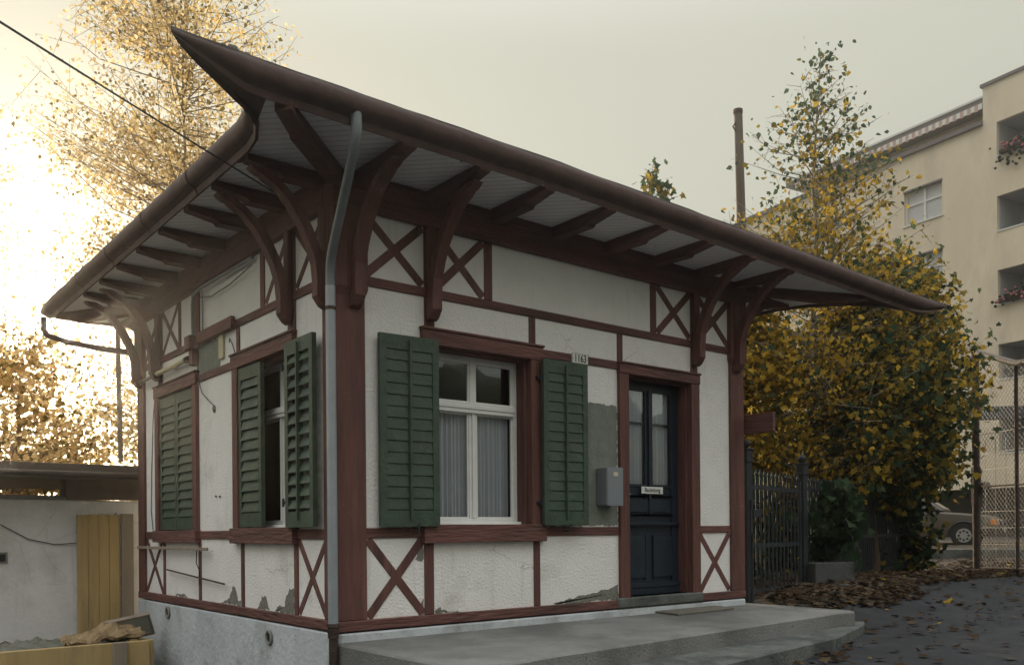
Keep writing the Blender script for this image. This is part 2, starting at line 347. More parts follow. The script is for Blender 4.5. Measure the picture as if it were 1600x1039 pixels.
WIN_F = (.77, 1.66, .71, 2.0); DOOR = (2.75, 3.58, .085, 2.0); WIN_S2 = (.73, 1.66, .70, 2.0); WIN_S1 = (2.71, 3.68, .69, 2.0)
plaster(FR, [WIN_F, DOOR], 0.0, W)
plaster(SI, [WIN_S2, WIN_S1], .2, W-.2)
plaster(RI, [], .2, W-.2); plaster(BA, [], 0.0, W)

def timber(name, wl, u0, u1, z0, z1, proud, m, back=.03, parent=None, bevel=.004):
    mb = MB(); wl.box(mb, u0, u1, -back, proud, z0, z1); return build(name, mb, m, parent or H, bevel=bevel)
# corner posts
def corner_post(x0, x1, y0, y1, ux, uy):
    mb = MB(); mb.box(x0, x1, y0, y1, .072, 2.83)
    # thicker head with a chamfered foot
    e = .022
    hx0, hx1 = (x0-e if x0 < 1 else x0-.015), (x1+.015 if x0 < 1 else x1+e)
    hy0, hy1 = (y0-e if y0 < 1 else y0-.015), (y1+.015 if y0 < 1 else y1+e)
    z0 = 2.24
    vs = [(x0, y0, z0), (x1, y0, z0), (x1, y1, z0), (x0, y1, z0), (hx0, hy0, z0+.05), (hx1, hy0, z0+.05), (hx1, hy1, z0+.05), (hx0, hy1, z0+.05)]
    mb.add(vs, [(0, 1, 5, 4), (1, 2, 6, 5), (2, 3, 7, 6), (3, 0, 4, 7), (0, 3, 2, 1), (4, 5, 6, 7)])
    mb.box(hx0, hx1, hy0, hy1, z0+.05, 2.829)
    return build('corner_post', mb, TV, H, bevel=.004)
p_ = .026
corner_post(-p_, .195, -p_, .17, 0, 0); corner_post(W-.18, W+p_, -p_, .17, 0, 0); corner_post(-p_, .17, W-.18, W+p_, 0, 0); corner_post(W-.17, W+p_, W-.18, W+p_, 0, 0)

# sill beams
mb = MB(); FR.box(mb, -.03, 2.64, -.03, .032, 0, .07); FR.box(mb, 3.69, W+.03, -.03, .032, 0, .07); build('sill_beam', mb, TH, H, bevel=.005)
mb = MB(); SI.box(mb, .03, W+.03, -.03, .032, 0, .07); build('sill_beam', mb, TH, H, bevel=.005)
mb = MB(); RI.box(mb, .03, W+.03, -.03, .032, 0, .07); build('sill_beam', mb, TH, H, bevel=.005)
# wall plates under the eaves
mb = MB(); FR.box(mb, -.05, W+.05, -.1, .05, 2.83, 3.07); build('wall_plate', mb, TH, H, bevel=.006)
mb = MB(); SI.box(mb, .1, W+.05, -.1, .05, 2.83, 3.068); build('wall_plate', mb, TH, H, bevel=.006)
mb = MB(); RI.box(mb, .1, W+.05, -.1, .05, 2.83, 3.068); build('wall_plate', mb, TH, H, bevel=.006)
mb = MB(); BA.box(mb, .1, W-.1, -.1, .05, 2.83, 3.069); build('wall_plate', mb, TH, H, bevel=.006)
mb = MB()
for k in range(40): pass

def rail(wl, u0, u1, z0, z1, pr=.014): return timber('rail', wl, u0, u1, z0, z1, pr, TH)
def stud(wl, u0, u1, z0, z1, pr=.010): return timber('stud', wl, u0, u1, z0, z1, pr, TV)
def cross(wl, u0, u1, z0, z1, wd=.062):
    """a saltire: one full brace, and a second one butting against it"""
    mb = MB(); n = Vector(wl.nrm())
    a, b = Vector(wl.P(u0, -.01, z0)), Vector(wl.P(u1, -.01, z1)); c, d = Vector(wl.P(u0, -.0105, z1)), Vector(wl.P(u1, -.0105, z0))
    jit = random.uniform(-.008, .008)
    def barc(p, q, th):
        mb.bar(p, q, wd, th, n)
    barc(a, b, .036+jit*.1); barc(c, d, .031)
    return build('cross_brace', mb, TV, H, bevel=.002)

for wl in (FR, SI, RI):
    rail(wl, .19 if wl is FR else .17, W-.18, 2.335, 2.40)
# front wall
rail(FR, .195, .66, .62, .69); rail(FR, 1.78, 2.64, .62, .69); rail(FR, 3.69, W-.18, .63, .695); rail(FR, 1.77, 2.64, 2.03, 2.095)
stud(FR, .67, .75, .07, .60); stud(FR, 1.69, 1.755, .07, .60)
stud(FR, 1.66, 1.725, 2.10, 2.335); stud(FR, 2.64, 2.705, 2.08, 2.335)
stud(FR, 1.225, 1.30, 2.40, 2.83); stud(FR, 3.06, 3.135, 2.40, 2.83); stud(FR, .685, .77, 2.10, 2.83, .012); stud(FR, 3.60, 3.69, 2.08, 2.83, .012)
cross(FR, .215, .655, .085, .61); cross(FR, 3.71, 4.145, .085, .62, .055)
cross(FR, .215, .67, 2.415, 2.82); cross(FR, .785, 1.21, 2.415, 2.82); cross(FR, 3.15, 3.59, 2.415, 2.82); cross(FR, 3.70, 4.15, 2.415, 2.82)
# side wall
rail(SI, .17, .62, .615, .685); rail(SI, 1.77, 2.60, .615, .685); rail(SI, 3.78, W-.18, .615, .685); rail(SI, 1.76, 2.60, 2.01, 2.075)
for a, b in ((.61, .675), (1.60, 1.66), (2.575, 2.635), (3.56, 3.62)): stud(SI, a, b, .07, .60)
cross(SI, .175, .60, .085, .61, .05); cross(SI, 3.635, 4.15, .085, .61, .05)
stud(SI, .62, .745, 2.10, 2.83, .012); stud(SI, 3.60, 3.72, 2.08, 2.83, .012); stud(SI, 1.155, 1.235, 2.40, 2.83); stud(SI, 3.06, 3.125, 2.40, 2.83); stud(SI, 2.56, 2.70, 2.40, 2.83); stud(SI, 1.655, 1.72, 2.12, 2.335)
cross(SI, .185, .605, 2.415, 2.82, .05); cross(SI, .76, 1.14, 2.415, 2.82, .05); cross(SI, 3.14, 3.59, 2.415, 2.82, .05); cross(SI, 3.735, 4.15, 2.415, 2.82, .05)
# right wall (seen only from a step aside)
rail(RI, .17, W-.18, .62, .69)
for a in (1.2, 2.1, 3.0): stud(RI, a, a+.07, .07, .62); stud(RI, a, a+.07, .69, 2.335); stud(RI, a, a+.07, 2.40, 2.83)

# mortar patches, bare where the plaster has come away
def blob(wl, pts, pr, m, name='plaster_patch', label=None):
    mb = MB(); out = []
    for i, (u, z) in enumerate(pts):
        u2_, z2_ = pts[(i+1) % len(pts)]; k = max(1, int(math.hypot(u2_-u, z2_-z)/.022))
        for j in range(k):
            t = j/k; out.append((u+(u2_-u)*t+random.uniform(-.009, .009), max(z+(z2_-z)*t+random.uniform(-.010, .010), .0715)))
    n = len(out); vs = [wl.P(u, -.01, z) for u, z in out]+[wl.P(u, pr, z) for u, z in out]
    mb.add(vs, [tuple(range(n)), tuple(range(n, 2*n))]+[(i, (i+1) % n, n+(i+1) % n, n+i) for i in range(n)])
    return build(name, mb, m, H, label=label)
blob(FR, [(1.78, .70), (2.632, .70), (2.632, 1.715), (1.78, 1.72)], .004, PLG, 'cement_patch', 'unpainted grey green cement patch left of the door')
blob(FR, [(1.9, .075), (2.632, .075), (2.632, .20), (2.55, .175), (2.42, .155), (2.3, .13), (2.15, .12), (2.0, .095)], .003, MORT)
blob(FR, [(.76, .075), (1.0, .075), (.84, .088), (.80, .11), (.76, .10)], .003, MORT)
blob(FR, [(.60, .46), (.655, .45), (.665, .60), (.62, .58)], .003, MORT)
blob(FR, [(.61, .075), (.665, .075), (.665, .19), (.64, .16)], .003, MORT)
blob(SI, [(.69, .075), (1.02, .075), (.98, .12), (.86, .115), (.82, .20), (.76, .25), (.69, .26)], .003, MORT)
blob(SI, [(1.12, .075), (1.35, .075), (1.30, .11), (1.26, .17), (1.19, .18), (1.16, .12)], .003, MORT)
blob(SI, [(1.68, .075), (2.12, .075), (2.0, .10), (1.93, .12), (1.86, .22), (1.80, .22), (1.75, .12), (1.68, .11)], .003, MORT)
blob(SI, [(2.95, .075), (3.3, .075), (3.2, .10), (3.05, .10)], .003, MORT)
blob(SI, [(2.09, 2.08), (2.56, 2.08), (2.56, 2.325), (2.12, 2.325)], .006, PLG, 'cement_patch')
blob(SI, [(.36, .33), (.42, .33), (.43, .37), (.37, .38)], .0045, MORT)

# -------------------------------------------------- window and door builders
def curtain(wl, u0, u1, z0, z1, n, parent, bars=None):
    mb = MB(); k = int((u1-u0)/.0045); ph = random.random()*6
    vs = []
    for i in range(k+1):
        u = u0+(u1-u0)*i/k
        d = n-.016-.016*math.sin(u*125+ph+1.3*math.sin(u*31))-.008*math.sin(u*290+1)
        vs += [wl.P(u, d, z0), wl.P(u, d, z1)]
    mb.add(vs, [(2*i, 2*i+2, 2*i+3, 2*i+1) for i in range(k)])
    return build('curtain', mb, CURT, parent, smooth=False)
def window(wl, u0, u1, z0, z1, trim, depth=.14, transom=1.61, label=None, lintel=None, curt=True, sillz=.58):
    """u0..z1 is the opening; trim is the width of the brown surround"""
    wn = thing('window', None, None, wl.P((u0+u1)/2, 0, z0)); wn.parent = H; wn.location = Vector(wn.location)-Vector(H.location)
    if label: wn['label'] = label
    # brown surround with reveals
    mb = MB(); t = trim; pr = .034
    wl.box(mb, u0-t, u0+.003, -.03, pr, z0, z1-.003); wl.box(mb, u1-.003, u1+t, -.03, pr, z0, z1-.003)
    wl.box(mb, u0-t-.012, u1+t+.012, -.03, pr+.006, z1-.003, z1+.10, 1); wl.box(mb, u0-t-.02, u1+t+.02, -.03, pr+.016, z1+.10, z1+.118, 1)
    wl.box(mb, u0-t-.02, u1+t+.02, -.03, pr+.022, sillz, z0+.003, 1)                    # heavy sill board
    wl.box(mb, u0-.004, u0+.012, -.19, -.0285, z0+.002, z1); wl.box(mb, u1-.012, u1+.004, -.19, -.0285, z0+.002, z1); wl.box(mb, u0+.012, u1-.012, -.19, -.031, z1-.012, z1+.004)
    wl.box(mb, u0-.002, u0+.024, -.05, -.0295, z0+.001, z1-.002); wl.box(mb, u1-.024, u1+.002, -.05, -.0295, z0+.001, z1-.002)
    build('surround', mb, [TV, TH], wn, bevel=.003)
    a, b = u0+.012, u1-.012; d0, d1 = -depth-.03, -depth; mid = (a+b)/2
    mb = MB(); fw = .042
    wl.box(mb, a, a+fw, d0, d1, z0, z1-.012); wl.box(mb, b-fw, b, d0, d1, z0, z1-.012)
    wl.box(mb, a+fw, b-fw, d0, d1, z1-.052, z1-.0125); wl.box(mb, a+fw, b-fw, d0, d1+.022, transom-.052, transom+.028); wl.box(mb, a+fw, b-fw, d0, d1+.030, transom-.022, transom+.006)
    wl.box(mb, a+fw, b-fw, d0, d1, z0, z0+.05); wl.box(mb, a, b, d1-.001, d1+.05, z0, z0+.024)
    wl.box(mb, mid-.027, mid+.027, d0, d1-.002, transom+.028, z1-.052)
    wl.box(mb, mid-.036, mid+.036, d0, d1-.002, z0+.05, transom-.052); wl.box(mb, mid-.012, mid+.012, d1-.003, d1+.010, z0+.05, transom-.052)
    fr = build('window_frame', mb, WFR, wn, bevel=.003)
    # inner sash mouldings
    mb = MB(); s = .012
    for (p, q, r_, t_) in ((a+fw, mid-.036, z0+.05, transom-.052), (mid+.036, b-fw, z0+.05, transom-.052), (a+fw, mid-.027, transom+.028, z1-.052), (mid+.027, b-fw, transom+.028, z1-.052)):
        wl.box(mb, p, p+s, d0+.004, d1-.010, r_, t_); wl.box(mb, q-s, q, d0+.004, d1-.010, r_, t_); wl.box(mb, p+s, q-s, d0+.004, d1-.010, r_, r_+s); wl.box(mb, p+s, q-s, d0+.004, d1-.010, t_-s, t_)
    build('sash_moulding', mb, WFR, wn)
    for (p, q, r_, t_) in ((a+fw, mid-.036, z0+.05, transom-.052), (mid+.036, b-fw, z0+.05, transom-.052), (a+fw, mid-.027, transom+.028, z1-.052), (mid+.027, b-fw, transom+.028, z1-.052)):
        mb = MB(); wl.box(mb, p, q, d0+.008, d0+.011, r_, t_); build('pane', mb, GLS, wn)
    if curt:
        curtain(wl, a+.03, mid+.0, z0+.02, transom, d0-.03, wn); curtain(wl, mid+.005, b-.03 if curt != 'short' else b-.10, z0+.02, transom, d0-.03, wn)
    return wn

def shutter(wl, u0, u1, z0, z1, n0, parent, tilt=0, hinge=None, through=False, flat=False, rod=True, n=15):
    """a louvred leaf; built flat in the wall frame, then swung by tilt (radians) about hinge"""
    mb = MB(); th = .034; st = .052; n1 = n0+th
    wl.box(mb, u0, u0+st, n0, n1, z0, z1); wl.box(mb, u1-st, u1, n0, n1, z0, z1)
    wl.box(mb, u0+st, u1-st, n0, n1-.001, z1-.10, z1); wl.box(mb, u0+st, u1-st, n0, n1-.001, z0, z0+.11)
    mid = (u0+u1)/2+.0
    if rod: wl.box(mb, mid-.014, mid+.014, n0, n1+.004, z0+.11, z1-.10)
    if rod: wl.box(mb, mid-.009, mid+.009, n1+.0045, n1+.016, z0+.05, z1-.03)
    sp = (z1-z0-.21)/n; nn = Vector(wl.nrm())
    for k in range(n):
        zc = z0+.11+sp*(k+.5)
        for (p, q) in (((u0+st, mid-.014), (mid+.014, u1-st)) if rod else ((u0+st, u1-st),)):
            if through: A, B = (n0+.004, zc+sp*.42), (n1-.002, zc-sp*.30)
            elif flat: A, B = (n0+.018, zc+sp*.50), (n1-.008, zc-sp*.46)
            else: A, B = (n0+.010, zc+sp*.54), (n1-.003, zc-sp*.42)
            t = .005
            vs = [wl.P(p, A[0], A[1]), wl.P(q, A[0], A[1]), wl.P(q, B[0], B[1]), wl.P(p, B[0], B[1])]
            vs2 = [wl.P(p, A[0]+t, A[1]+t), wl.P(q, A[0]+t, A[1]+t), wl.P(q, B[0]+t, B[1]+t), wl.P(p, B[0]+t, B[1]+t)]
            mb.add(vs+vs2, [(0, 1, 2, 3), (7, 6, 5, 4), (0, 4, 5, 1), (1, 5, 6, 2), (2, 6, 7, 3), (3, 7, 4, 0)])
    if not through: wl.box(mb, u0+st, u1-st, n0+.0005, n0+.006, z0+.11, z1-.10)
    if tilt:
        c = Vector(wl.P(hinge, n0, 0)); rm = Matrix.Translation(c) @ Matrix.Rotation(tilt, 4, 'Z') @ Matrix.Translation(-c)
        mb.v = [tuple(rm @ Vector(v)) for v in mb.v]
    s = build('shutter', mb, GRN, parent, bevel=0)
    return s

wf = window(FR, *WIN_F, .108, curt=True, label='front window with white frame, drawn curtains and open shutters')
shutter(FR, .285, .752, .70, 2.02, .056, wf, tilt=R(-3), hinge=.752, n=14, flat=True)
shutter(FR, 1.735, 2.195, .705, 2.005, .056, wf, tilt=R(-2.0), hinge=1.735, n=14, flat=True)
w2 = window(SI, *WIN_S2, .105, curt=True, label='nearer side window with one shutter folded open against the wall')
shutter(SI, .205, .662, .70, 2.02, .044, w2, tilt=R(-1), hinge=.662, through=True, n=13)
shutter(SI, 1.215, 1.655, .71, 1.985, -.012, w2, n=13, rod=False)
w1 = window(SI, *WIN_S1, .10, curt=False, label='farther side window with both green shutters closed')
shutter(SI, 2.72, 3.19, .70, 1.985, -.020, w1, n=13, rod=False); shutter(SI, 3.20, 3.67, .70, 1.985, -.020, w1, n=13, rod=False)
# hinges and stays
for wn_, wl, u, z in ((wf, FR, 1.70, 1.86), (wf, FR, 1.70, .88), (w2, SI, .70, 1.86), (w2, SI, .70, .88)):
    mb = MB(); wl.box(mb, u, u+.05, .035, .055, z-.012, z+.012); mb.tube([wl.P(u+.03, .062, z-.03), wl.P(u+.03, .062, z+.03)], .009, 8); build('hinge', mb, IRON, wn_)
for u in (.56, 1.99):
    mb = MB(); mb.tube([FR.P(u, .03, .655), FR.P(u, .105, .655), FR.P(u, .11, .72)], .007, 6); build('shutter_stay', mb, IRON, wf)

# door
dr = thing('door', 'dark blue panelled door with two tall curtained panes', None, (3.16, .12, .085)); dr.parent = H; dr.location = Vector(dr.location)-Vector(H.location)
mb = MB(); u0, u1, z0, z1 = DOOR; pr = .034
FR.box(mb, 2.64, u0+.003, -.03, pr, .0, z1-.003); FR.box(mb, u1-.003, 3.69, -.03, pr, .0, z1-.003); FR.box(mb, 2.635, 3.695, -.03, pr+.006, z1-.003, 2.08, 1); FR.box(mb, 2.63, 3.70, -.03, pr+.018, 2.08, 2.097, 1)
FR.box(mb, u0-.004, u0+.014, -.19, -.0285, z0, z1); FR.box(mb, u1-.014, u1+.004, -.19, -.0285, z0, z1); FR.box(mb, u0+.014, u1-.014, -.19, -.031, z1-.014, z1+.004)
build('door_frame', mb, [TV, TH], dr, bevel=.003)
mb = MB(); d = -.13; a, b = u0+.014, u1-.014
gl0, gl1, gr0, gr1 = 2.865, 3.125, 3.225, 3.475
def dbox(p, q, r_, t_, dd=0.0, back=-.17): FR.box(mb, p, q, back, d+dd, r_, t_)
dbox(a, gl0, z0, z1-.014); dbox(gr1, b, z0, z1-.014); dbox(gl1, gr0, .80, 1.90); dbox(gl0, gr1, 1.90, z1-.014, -.001); dbox(gl0, gr1, z0, 1.07, -.012)
dbox(gl0, gl1, 1.045, 1.07, -.001); dbox(gr0, gr1, 1.045, 1.07, -.001)
dbox(a+.01, b-.01, .705, .73, .028, -.12); dbox(a+.01, b-.01, .69, .705, .014, -.12); dbox(a, b, .15, .19, .02, -.12); dbox(a, b, z0+.001, .15, .008, -.12)
dbox(gl0-.01, gr1+.01, .785, .80, .01, -.12); dbox(gl0-.01, gr1+.01, .955, .97, .01, -.12)
dbox(gl0+.02, gr1-.02, .82, .935, .003, -.125)
for p, q in ((gl0+.0, gl1-.01), (gr0+.01, gr1)):
    for (e, dd) in ((0, .006), (.022, -.004), (.045, .004)): dbox(p+e, q-e, .235+e, .60-e, dd-.004, -.14-.001*e*100)
    for (r0, r1, t0, t1) in ((p-.015, p, .22, .615), (q, q+.015, .22, .615)): dbox(r0, r1, t0, t1, .006, -.139)
dbox(gl1+.035, gr0-.035, .80, 1.92, .016, -.12)
build('door_leaf', mb, DOORM, dr, bevel=.003)
for p, q in ((gl0, gl1), (gr0, gr1)):
    mb = MB(); FR.box(mb, p, q, d-.015, d-.012, 1.07, 1.90); build('pane', mb, GLS, dr)
    curtain(FR, p, q, 1.06, 1.91, d-.040, dr)
    mb = MB(); FR.box(mb, p, q, d-.026, d-.020, 1.60, 1.625); build('glazing_bar', mb, DOORM, dr)
mb = MB(); FR.box(mb, 2.60, 3.72, -.19, .045, -.005, .085); build('threshold', mb, CONCD, dr, bevel=.012)
mb = MB(); mb.tube([FR.P(2.80, d-.004, .98), FR.P(2.80, d+.05, .98), FR.P(2.87, d+.052, .975)], .009, 8); FR.box(mb, 2.785, 2.815, d-.002, d+.006, .90, 1.04); build('handle', mb, METB, dr, smooth=True)

# dark room behind the panes
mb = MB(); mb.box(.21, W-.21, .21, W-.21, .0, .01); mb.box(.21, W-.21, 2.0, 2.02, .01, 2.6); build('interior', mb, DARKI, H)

# -------------------------------------------------- eaves
OUT = [(-1.32, -.755), (7.08, -.73), (6.95, -.665), (6.55, -.60), (6.05, -.49), (5.75, -.30), (5.52, -.02), (5.42, .25), (5.40, .6), (5.40, 3.9), (5.40, 5.53),
       (.5, 5.53), (.1, 5.56), (-.2, 5.60), (-.45, 5.70), (-.62, 5.98), (-.675, 5.6), (-.67, 3.0), (-.67, .35), (-.672, .05), (-.70, -.13), (-.76, -.28), (-.84, -.39), (-.95, -.48), (-1.07, -.56), (-1.19, -.63), (-1.27, -.69)]
def resample(pl, step=.14):
    out = []
    for i, p in enumerate(pl):
        q = pl[(i+1) % len(pl)]; k = max(1, int(math.hypot(q[0]-p[0], q[1]-p[1])/step))
        for j in range(k): out.append((p[0]+(q[0]-p[0])*j/k, p[1]+(q[1]-p[1])*j/k))
    return out
O = resample(OUT); NO = len(O)
tips = [(-1.32, -.755), (7.08, -.73), (-.62, 5.98)]
def zsag(x, y):
    s = -interp(x, [1.4, 4.1, 7.1], [0, -.045, -.115])*-1 if y < 2.2 else 0
    return s
def tipf(x, y): 
    d = min(math.hypot(x-t[0], y-t[1]) for t in tips); return min(1, .12+d/.50)
def inset(i, dd):
    p, a, b = O[i], O[i-1], O[(i+1) % NO]
    e1 = Vector((p[0]-a[0], p[1]-a[1])).normalized(); e2 = Vector((b[0]-p[0], b[1]-p[1])).normalized()
    n1 = Vector((-e1.y, e1.x)); n2 = Vector((-e2.y, e2.x)); n = n1+n2     # CCW outline: left normal points inwards
    if n.length < .3: n = (-(e1-e2)).normalized()*1.0; k = 1.0
    else: n.normalize(); k = 1/max(.6, n.dot(n1))
    f = tipf(*p) if dd > 0 else 1
    return (p[0]+n.x*dd*k*f, p[1]+n.y*dd*k*f)
PROF = [(.098, 3.082), (.098, 3.054), (.078, 3.048), (.073, 3.070), (.068, 3.090), (.056, 3.094), (.050, 3.101), (.036, 3.104), (.014, 3.120), (.002, 3.147), (-.001, 3.176), (.003, 3.200), (.008, 3.209), (.017, 3.210), (.022, 3.202)]
mb = MB(); np_ = len(PROF)
for i in range(NO):
    x, y = O[i]; f = tipf(x, y)
    for (dd, z) in PROF:
        q = inset(i, dd); mb.v.append((q[0], q[1], 3.21+(z-3.21)*f+zsag(x, y)))
mb.f = [(i*np_+j, ((i+1) % NO)*np_+j, ((i+1) % NO)*np_+j+1, i*np_+j+1) for i in range(NO) for j in range(np_-1)]; mb.m = [0]*len(mb.f)
gut = build('gutter', mb, EAVE, H, smooth=True)
# soldered joints and straps of the gutter
for (jx, jy, ax_) in [(x_, -.742, 0) for x_ in (.55, 1.62, 2.70, 3.77, 4.85, 5.92)]+[(-.672, y_, 1) for y_ in (.95, 2.0, 3.05, 4.1, 5.15)]:
    pts_ = []
    for (dd, z) in PROF[2:]:
        e_ = -.004
        zz_ = z+zsag(jx, -.7 if ax_ == 0 else 3)
        pts_.append((jx, jy+.012+dd+e_, zz_-.002) if ax_ == 0 else (jx+.002+dd+e_, jy, zz_-.002))
    mb = MB(); wj = .011
    for sg in (-1, 1):
        for p in pts_: mb.v.append((p[0]+sg*wj, p[1], p[2]) if ax_ == 0 else (p[0], p[1]+sg*wj, p[2]))
    kk = len(pts_); mb.f = [(q, q+1, kk+q+1, kk+q) for q in range(kk-1)]; mb.m = [0]*len(mb.f)
    jo = build('gutter_joint', mb, EAVE, gut); md = jo.modifiers.new('solid', 'SOLIDIFY'); md.thickness = .004; md.offset = 0
# soffit
mb = MB(); sv = []
for i in range(NO):
    q = inset(i, .094); sv.append((q[0], q[1], 3.21+(3.078-3.21)*tipf(*O[i])+zsag(*O[i])))
mb.add(sv, [tuple(range(NO))])
SOFM = mat('white_eave_boarding', (.84, .83, .80), .7, .08, 5, .15, 20)
n = SOFM.node_tree.nodes; l = SOFM.node_tree.links; tc = n.new('ShaderNodeTexCoord'); wv = n.new('ShaderNodeTexWave'); wv.wave_type = 'BANDS'; wv.bands_direction = 'DIAGONAL'
wv.inputs['Scale'].default_value = 6.5; wv.inputs['Distortion'].default_value = .1
mp = n.new('ShaderNodeMapping'); mp.inputs['Rotation'].default_value = (0, 0, 0); l.new(tc.outputs['Object'], mp.inputs[0]); l.new(mp.outputs[0], wv.inputs[0])
rr_ = n.new('ShaderNodeMapRange'); rr_.inputs[1].default_value = 0; rr_.inputs[2].default_value = .12; l.new(wv.outputs['Fac'], rr_.inputs[0])
mxn = n.new('ShaderNodeMixRGB'); mxn.inputs[1].default_value = (.58, .56, .52, 1); l.new(rr_.outputs[0], mxn.inputs[0])
bc = n['Principled BSDF'].inputs['Base Color']; l.new(bc.links[0].from_socket, mxn.inputs[2]); l.new(mxn.outputs[0], bc)
so_ = build('soffit', mb, [SOFM, EAVE], H)
bm = bmesh.new(); bm.from_mesh(so_.data); bmesh.ops.triangulate(bm, faces=bm.faces)
for co_, no_ in (((-.60, 0, 0), (1, -.25, 0)), ((5.62, 0, 0), (1, 0, 0)), ((0, 5.52, 0), (0, 1, 0))):
    bmesh.ops.bisect_plane(bm, geom=bm.verts[:]+bm.edges[:]+bm.faces[:], plane_co=co_, plane_no=no_)
for f_ in bm.faces:      # the pointed ears are boxed in brown sheet, not boarded
    c_ = f_.calc_center_median()
    if (c_.x+.60-.25*c_.y < 0 and c_.y < .3 and c_.x < -.55) or c_.x > 5.62 or c_.y > 5.52: f_.material_index = 1
bm.to_mesh(so_.data); bm.free()
# roof: an edge of slates and a low hipped cover
mb = MB(); rv = []
for i in range(NO):
    q = inset(i, .012); x, y = O[i]; jz = random.uniform(-.006, .012)
    rv.append((q[0], q[1], 3.207+zsag(x, y)))
for i in range(NO):
    q = inset(i, .010+random.uniform(0, .008)); x, y = O[i]; rv.append((q[0], q[1], 3.222+zsag(x, y)+random.uniform(-.003, .004)))
for i in range(NO):
    q = inset(i, .45) if False else (O[i][0]*.8+2.17*.2, O[i][1]*.8+2.17*.2); rv.append((q[0], q[1], 3.42))
fs = [(i, (i+1) % NO, NO+(i+1) % NO, NO+i) for i in range(NO)]+[(NO+i, NO+(i+1) % NO, 2*NO+(i+1) % NO, 2*NO+i) for i in range(NO)]
rv += [(2.17, 2.17, 3.85)]; c_ = len(rv)-1
fs += [(2*NO+i, 2*NO+(i+1) % NO, c_) for i in range(NO)]
mb.add(rv, fs); build('roof', mb, ROOFM, H)
# small lump of moss on the near ear and along the eave
mb = MB()
for (x, y, r_) in ((-.98, -.715, .030), (-1.03, -.71, .02), (-.9, -.71, .018)): mb.sphere((x, y, 3.235), r_, 8, sc=(1.2, .7, .8))
build('moss_tuft', mb, MORT, H, smooth=True)

# rafters
def rafter(a, b, wd=.10, h=.095, name='rafter'):
    """level rafter under the soffit with a stepped end"""
    a, b = Vector(a), Vector(b); d = (b-a); L = d.length; d.normalize(); c = Vector((-d.y, d.x, 0)); zt = 3.076
    prof = [(0, zt), (0, zt-h), (L-.24, zt-h), (L-.215, zt-h+.022), (L-.18, zt-h+.026), (L-.07, zt-h+.045), (L, zt-h+.055), (L, zt-.002)]
    zs = zsag(b.x, b.y)
    vs = [tuple(a+d*s+c*sg*wd/2+Vector((0, 0, z+zs*s/L))) for sg in (-1, 1) for s, z in prof]
    n = len(prof); mb = MB(); mb.add(vs, [tuple(range(n)), tuple(range(n, 2*n))]+[(i, (i+1) % n, n+(i+1) % n, n+i) for i in range(n)])
    return build(name, mb, TH, H, bevel=.004)
fx = [.16, .74, 1.31, 1.92, 2.51, 3.08, 3.66, 4.25]
for x in fx: rafter((x, .02, 0), (x, -.665+.02*(x > 4), 0))
for y in [.16, .71, 1.27, 1.87, 2.46, 3.05, 3.64, 4.23]: rafter((.02, y, 0), (-.56, y, 0))
for y in [.12, .74, 1.31, 1.92, 2.51, 3.08, 3.66, 4.23]: rafter((W-.02, y, 0), (5.28, y, 0))
for x in [.12, 1.31, 2.51, 3.66, 4.25]: rafter((x, W-.02, 0), (x, 5.40, 0))
rafter((.06, .06, 0), (-.67, -.655, 0), .105, .11, 'hip_rafter'); rafter((W-.06, .06, 0), (5.6, -.59, 0), .105, .11, 'hip_rafter')
rafter((.06, W-.06, 0), (-.56, 5.35, 0), .105, .11, 'hip_rafter'); rafter((W-.06, W-.06, 0), (5.25, 5.35, 0), .105, .11, 'hip_rafter')

